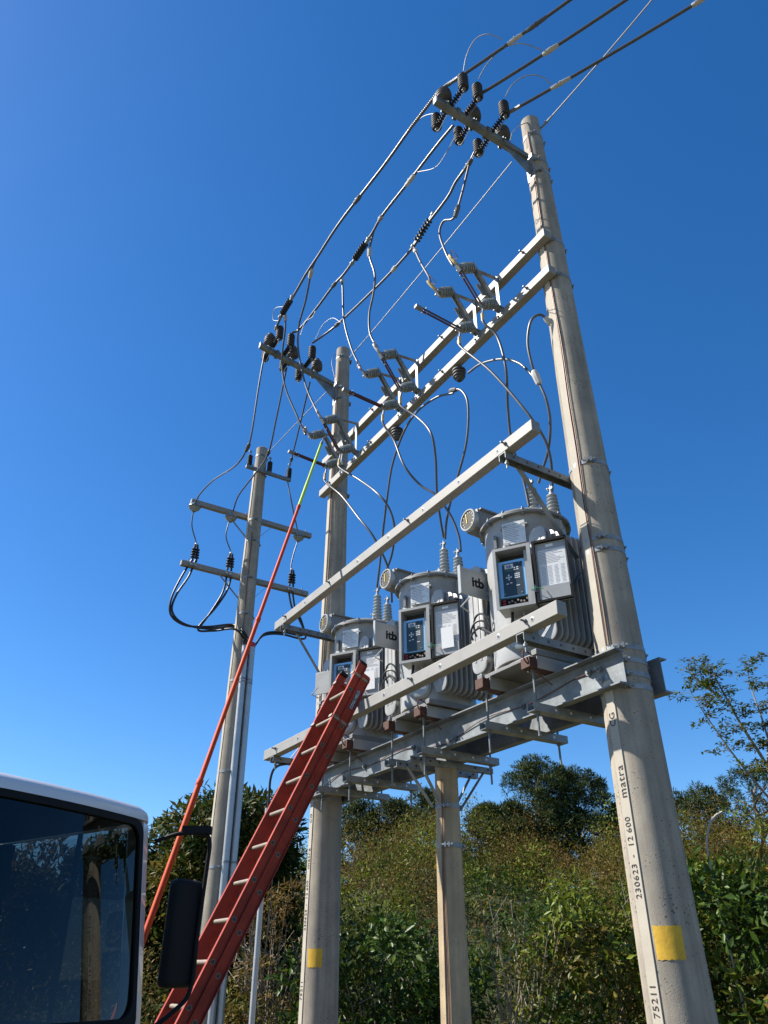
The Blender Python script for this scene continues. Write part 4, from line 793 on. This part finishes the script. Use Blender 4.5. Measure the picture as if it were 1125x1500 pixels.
for sy in (0, -1):                                            # doors: skin below, window opening above
    yo = 0 if sy == 0 else -W; ins = -1 if sy == 0 else 1
    dr = rbox('door', M['tpaint'], t, -1.46, -.12, min(yo + ins*.03, yo - ins*.006), max(yo + ins*.03, yo - ins*.006), .62, GB - .07, .01)
    rbox('door_lining', M['trim'], dr, -1.44, -.13, min(yo + ins*.034, yo + ins*.075), max(yo + ins*.034, yo + ins*.075), .65, GB - .03)
    b = MB(); y_ = yo + ins * .02
    b.add([(-1.48, y_, GB - .07), (-.16, y_, GB - .07), (-.30, y_, GT - .02), (-1.48, y_, GT - .02)], [(0,1,2,3)]); part(b, 'door_window', M['window'], dr)
    b = MB(); b.bar((-.14, y_, GB - .075), (-.28, y_, GT), .05, .05); b.bar((-1.48, y_, GB - .075), (-1.48, y_, GT), .06, .07, (0,1,0)); b.bar((-.72, y_, GB - .07), (-.76, y_, GT), .02, .02) ; part(b, 'window_frame', M['trim'], dr)
    rbox('door_handle', M['trim'], dr, -1.12, -.98, min(yo - ins*.008, yo - ins*.03), max(yo - ins*.008, yo - ins*.03), 1.18, 1.21)
    rbox('rear_quarter', M['tpaint'], t, -1.60, -1.50, min(yo, yo + ins*.03), max(yo, yo + ins*.03), GB - .07, GT)
bk = MB(); bx = -1.60
for y0, y1, z0, z1 in ((-W + .03, -.03, .6, 1.58), (-W + .03, -.03, 2.05, GT), (-W + .03, -1.50, 1.58, 2.05), (-.60, -.03, 1.58, 2.05)): bk.box(bx - .02, bx + .02, y0, y1, z0, z1)
rw = part(bk, 'rear_wall', M['trim'], t)
b = MB(); b.add([(bx, -1.51, 1.57), (bx, -.59, 1.57), (bx, -.59, 2.06), (bx, -1.51, 2.06)], [(0,1,2,3)]); part(b, 'rear_window', M['window'], rw)
rbox('cab_floor', M['trim'], t, -1.58, -.02, -W + .04, -.04, .62, .68)
ds = MB(); ds.extr([(-.0,.68),(-.0,1.34),(.10,1.385),(.36,1.40),(.50,1.30),(.46,.9),(.30,.68)], (-.06, -W + .08, 0), (-.06, -.08, 0), (0,0,1)); d_ = part(ds, 'dashboard', M['trim'], t)
for yc in (-.88, -1.62):
    b = MB(); b.box(-1.15, -.68, yc - .24, yc + .24, 1.0, 1.14); st = part(b, 'seat', M['cloth'], t, .04)
    b = MB(); b.add([(-1.14, yc-.23, 1.12), (-1.14, yc+.23, 1.12), (-1.02, yc+.23, 1.12), (-1.02, yc-.23, 1.12), (-1.34, yc-.18, 1.74), (-1.34, yc+.18, 1.74), (-1.24, yc+.18, 1.74), (-1.24, yc-.18, 1.74)], [(3,2,1,0),(4,5,6,7),(0,1,5,4),(1,2,6,5),(2,3,7,6),(3,0,4,7)]); part(b, 'backrest', M['cloth'], st, .05)
    b = MB(); b.obox((-1.33, yc, 1.86), (1,0,.15), (0,1,0), (-.15,0,1), .05, .13, .10); part(b, 'headrest', M['cloth'], st, .035)
c = Vector((-.62, -.86, 1.49)); ax = Vector((-.42, 0, .9)).normalized(); u1 = Vector((0,1,0)); u2 = ax.cross(u1)
b = MB(); b.tube([c + (u1*math.cos(a) + u2*math.sin(a)) * .225 for a in np.linspace(0, 2*math.pi, 40)], .016, 8)
for a in (.2, math.pi - .2, -math.pi/2): b.tube([c - ax*.03, c + (u1*math.cos(a) + u2*math.sin(a)) * .22], .014, 6)
b.tube([c - ax*.03, c - ax*.35], .03, 8); part(b, 'steering_wheel', M['trim'], t)
# mirror on its arm, bumper, lamps, wheels, chassis
mz0, mz1 = 1.55, 2.02
b = MB(); b.tube(smooth([(-.13, .0, 2.20), (-.02, .06, 2.235), (.06, .15, 2.235), (.075, .185, 2.20), (.07, .19, 2.08), (.06, .185, 1.78), (.06, .18, 1.55), (.03, .12, 1.46), (-.05, .0, 1.36)], 6), .011, 10); b.obox((.03, .13, 2.255), (.7,.6,0), (-.6,.7,0), UP, .075, .028, .018); ma = part(b, 'mirror_arm', M['trim'], t)
b = MB(); b.box(-.035, .05, .035, .215, mz0, mz1); mh = part(b, 'mirror_housing', M['trim'], ma); bevel(mh, .03); mh.modifiers[0].segments = 4
rbox('mirror_glass', M['mirror'], ma, -.0375, -.0355, .06, .19, mz0 + .03, mz1 - .03)
rbox('grille', M['trim'], lower, .10, .20, -W + .4, -.4, .85, 1.18, .008)
bp_ = rbox('bumper', M['tpaint'], t, -.12, .22, -W + .05, -.05, .34, .60, .03)
for y in (-.32, -W + .32): 
    b = MB(); b.obox((.222, y, .48), (1,0,0), (0,1,0), UP, .006, .17, .07); part(b, 'headlight', M['lens'], t, .004)
for y0 in (-.06, -W + .06):
    b = MB(); b.bar((.13, y0 - (.3 if y0 > -1 else -.3), GB - .05), (.20, y0 - (.9 if y0 > -1 else -.75), GB - .02), .012, .02); part(b, 'wiper', M['trim'], t)
for x in (-.62, -4.1):
    for y0, y1 in ((-.28, -.02), (-W + .02, -W + .28)):
        b = MB(); b.lathe((x, y0, .42), (0,1,0), [(0, .26), (.01, .38), (.04, .42), (.22, .42), (.25, .38), (.26, .26)], 32); wh = part(b, 'tyre', M['tyre'], t)
        b = MB(); b.lathe((x, y0 + .02, .42), (0,1,0), [(0, .25), (.01, .25), (.05, .1), (.17, .1), (.21, .25), (.22, .25)], 24); part(b, 'rim', M['rung'], wh)
b = MB(); b.box(-5.2, -.3, -.75, -.65, .55, .75); b.box(-5.2, -.3, -W + .65, -W + .75, .55, .75); part(b, 'chassis', M['trim'], t)
b = MB(); b.box(-5.3, -1.80, -W, 0, .92, 1.0); b.box(-5.3, -1.8, -.9, -.8, .75, .92); b.box(-5.3, -1.8, -W + .8, -W + .9, .75, .92); part(b, 'flat_bed', M['timber'], t)

# ------------------------------------------------------------------ vegetation
def leaf_mesh(name, C, D, Nn, L, Wd, col, fold=.12):
    n = len(C); D = D / np.linalg.norm(D, axis=1)[:, None]; S = np.cross(D, Nn); S /= np.linalg.norm(S, axis=1)[:, None] + 1e-9; Nn = np.cross(S, D)
    L = L[:, None]; Wd = Wd[:, None]; v = np.empty((n, 4, 3), np.float32)
    v[:, 0] = C; v[:, 1] = C + D * L * .5 + S * Wd * .5 + Nn * Wd * fold; v[:, 2] = C + D * L - Nn * L * .08; v[:, 3] = C + D * L * .5 - S * Wd * .5 + Nn * Wd * fold
    me = bpy.data.meshes.new(name); me.vertices.add(4*n); me.vertices.foreach_set('co', v.ravel())
    idx = (np.arange(n)[:, None] * 4 + np.array([0, 1, 2, 0, 2, 3])).astype(np.int32)
    me.loops.add(6*n); me.loops.foreach_set('vertex_index', idx.ravel()); me.polygons.add(2*n); me.polygons.foreach_set('loop_start', np.arange(0, 6*n, 3, dtype=np.int32)); me.polygons.foreach_set('loop_total', np.full(2*n, 3, np.int32))
    me.update(calc_edges=True); at = me.attributes.new('col', 'FLOAT_COLOR', 'POINT'); c4 = np.ones((4*n, 4), np.float32); c4[:, :3] = np.repeat(col, 4, axis=0); at.data.foreach_set('color', c4.ravel())
    return me
def rdir(n): d = rng.normal(size=(n, 3)); return d / np.linalg.norm(d, axis=1)[:, None]
def lobes(specs, droop=-.25):
    """specs: (centre, radii, leaves, leaf length, colours, shell) -> leaf arrays"""
    CC, DD, NN, LL, WW, KK = [], [], [], [], [], []
    for c, r, k, ll, cols, asp in specs:
        d = rdir(k); d[:, 2] = np.where(rng.random(k) < .55, np.abs(d[:, 2]), d[:, 2]); rad = .45 + .6 * rng.random(k) ** .55
        p = np.array(c) + d * np.array(r) * rad[:, None]
        g = d * .8 + rdir(k) * .9; g[:, 2] += droop; CC.append(p); DD.append(g); NN.append(d * .6 + rdir(k) * .6 + np.array([0, 0, .5]))
        l = ll * (.6 + .8 * rng.random(k)); LL.append(l); WW.append(l * asp * (.8 + .4 * rng.random(k)))
        cols = np.array(cols); pick = cols[rng.integers(0, len(cols), k)]; KK.append(pick * (.7 + .6 * rng.random(k))[:, None])
    return tuple(np.concatenate(a) for a in (CC, DD, NN, LL, WW, KK))
OLIVE = [(0.097,0.092,0.016),(0.111,0.098,0.018),(0.081,0.088,0.013),(0.134,0.095,0.024)]; BROWN = [(0.155,0.092,0.028),(0.126,0.078,0.024),(0.111,0.095,0.020),(0.185,0.115,0.037)]
GLOSS = [(0.033,0.068,0.010),(0.044,0.084,0.011),(0.028,0.058,0.010),(0.063,0.101,0.014)]; LIME = [(0.111,0.142,0.014),(0.134,0.156,0.020),(0.089,0.122,0.013)]; DARK = [(0.026,0.042,0.009),(0.037,0.050,0.010),(0.044,0.055,0.010)]; YEL = [(0.311,0.210,0.020),(0.252,0.169,0.024)]
PINE = [(0.037,0.058,0.016),(0.052,0.074,0.022),(0.026,0.042,0.013),(0.067,0.081,0.022)]; MANGO = [(0.022,0.040,0.007),(0.030,0.050,0.008),(0.044,0.064,0.010),(0.081,0.074,0.016)]
def tree_limbs(b, base, top, r, n, spread, start=.35):
    base = Vector(base); top = Vector(top); pts = [base.lerp(top, k/6) + Vector((random.uniform(-1,1), random.uniform(-1,1), 0)) * .08 * (0 < k < 6) for k in range(7)]
    b.tube(pts, [r * (1 - .11*k) for k in range(7)], 9)
    for i in range(n):
        f = start + (1 - start) * i / n; p = base.lerp(top, f); a = i * 2.4 + random.random(); q = p + Vector((math.cos(a) * spread, math.sin(a) * spread, spread * random.uniform(.3, .9)))
        b.tube([p, p.lerp(q, .5) + Vector((0,0,.06 * spread)), q], [r*.45, r*.3, r*.12], 6)
def tree(name, label, base, h, specs, mname, trunk_r, limbs=7, spread=1.0, group=None, cat='tree', mat_t='bark', trunk_top=.8):
    t = thing(name, label, cat, loc=base, rz=0, group=group)
    b = MB(); tree_limbs(b, (0,0,-.2), (random.uniform(-.2,.2), random.uniform(-.2,.2), h * trunk_top), trunk_r, limbs, spread); part(b, 'trunk', M[mat_t], t)
    link('crown', leaf_mesh('crown', *lobes(specs)), M[mname], t); return t
def blob(cx, cz, rx, rz, n, r, cols, ll, k, asp=.35, dep=None):
    out = []; dep = dep or rx
    for i in range(n):
        a = rdir(1)[0]; out.append(((cx + a[0]*rx*.8, a[1]*dep*.8, cz + a[2]*rz*.85), (r*(.7+.6*random.random()),)*2 + (r*(.6+.4*random.random()),), k, ll, cols[i % len(cols)] if isinstance(cols[0], list) else cols, asp))
    return out
# dark broad-leaved trees behind the left pole and behind the truck
tree('mango_tree', 'dark broad-leaved tree behind the far left pole', (-3.05, 16.5, 0), 4.4, blob(0, 3.0, 1.45, 1.85, 46, .55, [MANGO, MANGO, DARK, MANGO, OLIVE], .20, 420, .28), 'leaf', .2, 9, .9)
tree('mango_tree', 'dark broad-leaved tree seen between truck mirror and left pole', (-5.1, 17.5, 0), 4.2, blob(0, 2.7, 1.5, 1.5, 38, .6, [MANGO, DARK, BROWN, MANGO], .20, 400, .28), 'leaf', .2, 8, .9)
tree('mango_tree', 'broad-leaved tree seen through the truck cab side window', (-7.0, 16.0, 0), 3.6, blob(0, 2.4, 1.1, 1.3, 26, .6, [MANGO, BROWN, OLIVE], .20, 380, .28), 'leaf', .18, 7, .8)
# pines on the crest
def pine(label, x, y, h0, h1, rx, n=120, k=150):
    specs = []
    for i in range(n):
        f = random.random(); z = h0 + (h1 - h0) * f; w = rx * math.sqrt(max(.05, 1 - (2*f - .75)**2 / 1.6)) * math.sqrt(random.random()); a = random.random() * 6.283
        specs.append(((w * math.cos(a), w * math.sin(a), z), (.20 + .28*random.random(),)*2 + (.22 + .14*random.random(),), k, .20, PINE, .18))
    t = thing('pine_tree', label, 'tree', loc=(x, y, hill(x, min(y, 38)) - .3), rz=0, group='pines on the crest')
    zb = t.location.z; b = MB(); tree_limbs(b, (0,0,0), (0,0,h1 - zb - .8), .16, 9, rx*.5, .4); part(b, 'trunk', M['bark'], t)
    C_, *rest = lobes(specs, .1); C_ = C_ - np.array([0, 0, zb]); link('crown', leaf_mesh('crown', C_, *rest), M['needles'], t)
pine('tall twin-topped pine left half, on the crest right of the tan pole', 7.3, 38, 5.5, 10.6, 2.0, 165)
pine('broad pine crown right half, on the crest beside the near pole', 9.2, 38.5, 5.5, 10.2, 2.1, 165)
pine('pine behind the far pole, left of the tan pole', -1.2, 36, 4.0, 8.2, 1.5)
pine('pine between the far pole and the tan pole, darker one', .4, 37, 4.2, 8.4, 1.5)
pine('pine just left of the tan pole top', 2.0, 36, 4.2, 8.6, 1.5)
pine('pine just right of the tan pole', 4.6, 36, 4.0, 8.0, 1.3)
pine('pine filling the crest between the tan pole and the tall pines', 5.9, 37, 4.2, 8.2, 1.5)
pine('low pine on the crest just left of the near pole', 11.4, 38, 4.8, 8.4, 1.6)
pine('pine directly behind the near pole and to its right', 15.6, 40, 6.0, 9.6, 2.0)
pine('pine on the crest right of the near pole', 18.5, 40, 6.5, 10.4, 2.4, 70)
pine('small pine at the right edge behind the sparse tree', 21.5, 40, 6.0, 9.4, 1.8)
# hillside scrub, one mass of leaves
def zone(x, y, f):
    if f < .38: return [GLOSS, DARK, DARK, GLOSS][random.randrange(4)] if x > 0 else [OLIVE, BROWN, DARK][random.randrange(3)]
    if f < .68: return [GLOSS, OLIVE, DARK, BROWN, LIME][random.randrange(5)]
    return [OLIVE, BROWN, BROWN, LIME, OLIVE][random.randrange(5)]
specs = []
for i in range(1120):
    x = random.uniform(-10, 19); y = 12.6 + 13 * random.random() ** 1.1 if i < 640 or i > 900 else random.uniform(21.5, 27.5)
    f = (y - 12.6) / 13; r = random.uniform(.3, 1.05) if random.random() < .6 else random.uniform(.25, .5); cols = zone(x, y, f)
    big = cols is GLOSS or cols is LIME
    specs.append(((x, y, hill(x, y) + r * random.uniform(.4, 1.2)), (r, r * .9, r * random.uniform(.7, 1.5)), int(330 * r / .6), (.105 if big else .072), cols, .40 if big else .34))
    if random.random() < .15: specs.append(((x, y, hill(x, y) + r), (r, r, r), 6, .13, YEL, .4))
    if f > .45 and random.random() < .25: specs.append(((x, y, hill(x, y) + r * 1.9), (.12, .12, .5), 40, .07, BROWN, .3))
for i in range(90):
    y = random.uniform(-3, 12); x = random.uniform(15, 22); r = random.uniform(.6, 1.2); specs.append(((x, y, hill(x, y) + r), (r, r, r), 130, .18, random.choice([GLOSS, OLIVE, DARK]), .4))
o = link('hillside_scrub', leaf_mesh('hillside_scrub', *lobes(specs)), M['leaf']); tag(o, 'dense green and brown scrub covering the bank behind the poles', 'scrub', None, 'stuff')
# separate shrubs standing out in front of the bank
def shrub(label, x, y, h, r, cols, ll, n, asp, mname='gloss', stems=9, name='leafy_shrub', k=170):
    t = thing(name, label, 'shrub', loc=(x, y, hill(x, y) - .05), rz=0)
    b = MB()
    for i in range(stems):
        a = random.random() * 6.283; q = Vector((math.cos(a) * r * random.uniform(.3, 1), math.sin(a) * r * random.uniform(.3, 1), h * random.uniform(.7, 1.05)))
        b.tube([(random.uniform(-.15,.15), random.uniform(-.15,.15), 0), q * .5 + Vector((random.uniform(-.1,.1), random.uniform(-.1,.1), .1)), q], [.018, .012, .004], 5)
        for j in range(3):
            p = q * random.uniform(.4, .9); b.tube([p, p + Vector((random.uniform(-.4,.4), random.uniform(-.4,.4), random.uniform(.15,.5)))], [.008, .003], 4)
    part(b, 'stems', M['twig'], t)
    sp = [((math.cos(i*2.4) * r * math.sqrt(random.random()), math.sin(i*2.4) * r * math.sqrt(random.random()), h * random.uniform(.25, .95)), (r*.38, r*.38, r*.34), k, ll, cols[i % len(cols)], asp) for i in range(n)]
    link('foliage', leaf_mesh('foliage', *lobes(sp)), M[mname], t)
shrub('glossy large-leaved shrub right of the near pole', 5.2, 11.2, 2.7, 1.5, [GLOSS, GLOSS, LIME, OLIVE], .135, 44, .42, k=230)
shrub('glossy green shrub between the tan pole and the near pole', 3.2, 12.0, 2.4, 1.2, [GLOSS, LIME, OLIVE], .12, 30, .4, k=220)
shrub('dark glossy shrub between the far pole and the tan pole', .0, 12.2, 2.1, 1.2, [GLOSS, DARK, GLOSS], .12, 34, .4, k=220)
shrub('dry brown thicket beside the ladder foot', -1.7, 13.2, 2.9, .8, [BROWN, OLIVE, BROWN], .10, 16, .3, 'leaf', 26)
shrub('bare grey twiggy shrub just right of the tan pole', 1.7, 11.6, 2.6, .8, [OLIVE, BROWN, OLIVE], .09, 9, .3, 'leaf', 15, k=110)
shrub('olive shrub with yellow leaves left of the near pole', 4.0, 14.0, 2.8, 1.1, [OLIVE, LIME, OLIVE, BROWN], .11, 26, .36, 'leaf')
shrub('rusty brown thicket at the right edge below the sparse tree', 8.2, 16.5, 2.2, 1.3, [BROWN, OLIVE, BROWN], .11, 22, .3, 'leaf', 16)
# sparse feathery tree entering from the right edge
t = thing('sparse_tree', 'sparse small-leaved tree with thin bare limbs at the right edge', 'tree', loc=(5.75, 11.0, 0), rz=0)
BR = [[(5.75,11.0,-.1),(5.62,11.0,1.5),(5.55,11.0,2.6),(5.50,11.0,3.42),(5.394,11.0,4.10),(5.162,11.0,4.72),(4.976,11.0,5.33),(4.885,11.0,5.70)],
      [(5.50,11.0,3.42),(5.164,10.8,3.72),(4.788,10.7,4.26),(4.544,10.7,4.78),(4.421,10.7,5.07)],
      [(5.45,11.05,3.7),(5.60,11.2,4.6),(5.60,11.3,5.33),(5.62,11.3,5.82)], [(5.394,11.0,4.10),(5.75,11.3,4.9),(5.95,11.4,5.5)], [(4.98,11.0,5.1),(4.80,11.1,5.32),(4.62,11.1,5.52)]]
b = MB(); off = Vector((5.75, 11.0, 0)); lc = []
for k, br in enumerate(BR):
    pts = smooth(br, 5); n = len(pts); r0 = .05 if k == 0 else .022; b.tube([p - off for p in pts], [max(.005, r0 * (1 - .9*i/n)) for i in range(n)], 7)
    for i in range(2, n):
        p = pts[i]
        if p.z < 4.0 or i % 2: continue
        for _ in range(3):
            q = Vector((random.uniform(-.42,.42), random.uniform(-.42,.42), random.uniform(-.05,.16))); e_ = p + q; b.tube([p - off, p.lerp(e_, .5) - off + Vector((0,0,.03)), e_ - off], [.004, .003, .0015], 4)
            for f in np.linspace(.35, 1.05, 5): lc.append(p.lerp(e_, f) - off)
part(b, 'trunk', M['twig'], t)
lc = np.array([tuple(p) for p in lc]); lc = np.repeat(lc, 6, axis=0) + rng.normal(size=(len(lc)*6, 3)) * np.array([.04, .04, .018]); n = len(lc); g = rdir(n); g[:, 2] *= .4
cols = np.array(OLIVE + GLOSS + LIME)[rng.integers(0, 11, n)] * (.7 + .6 * rng.random(n))[:, None]
link('crown', leaf_mesh('crown', lc, g, rdir(n) * .5 + np.array([0, 0, 1.]), .055 + .04 * rng.random(n), .022 + .015 * rng.random(n), cols), M['leaf'], t)
b = MB(); b.tube(smooth([(4.36,11.0,1.2),(4.311,11.0,2.6),(4.315,11.0,3.078),(4.38,11.0,3.291),(4.489,11.0,3.447),(4.617,11.0,3.517)], 6), .014, 7); b.v = [tuple(Vector(p) - Vector((4.36, 11, 1.2))) for p in b.v]
for i in range(6): b.lathe((.08 + i*.03 , 0, 2.17 + i*.022), (random.uniform(-1,1), random.uniform(-1,1), 1), [(0, .008), (.02, .022), (.045, .018), (.055, .006)], 7)
o = link('pale_stalk', b.mesh('pale_stalk'), M['strip']); o.location = (4.36, 11, 1.2); tag(o, 'pale curved bare stalk arching over the shrub right of the near pole', 'plant stalk')
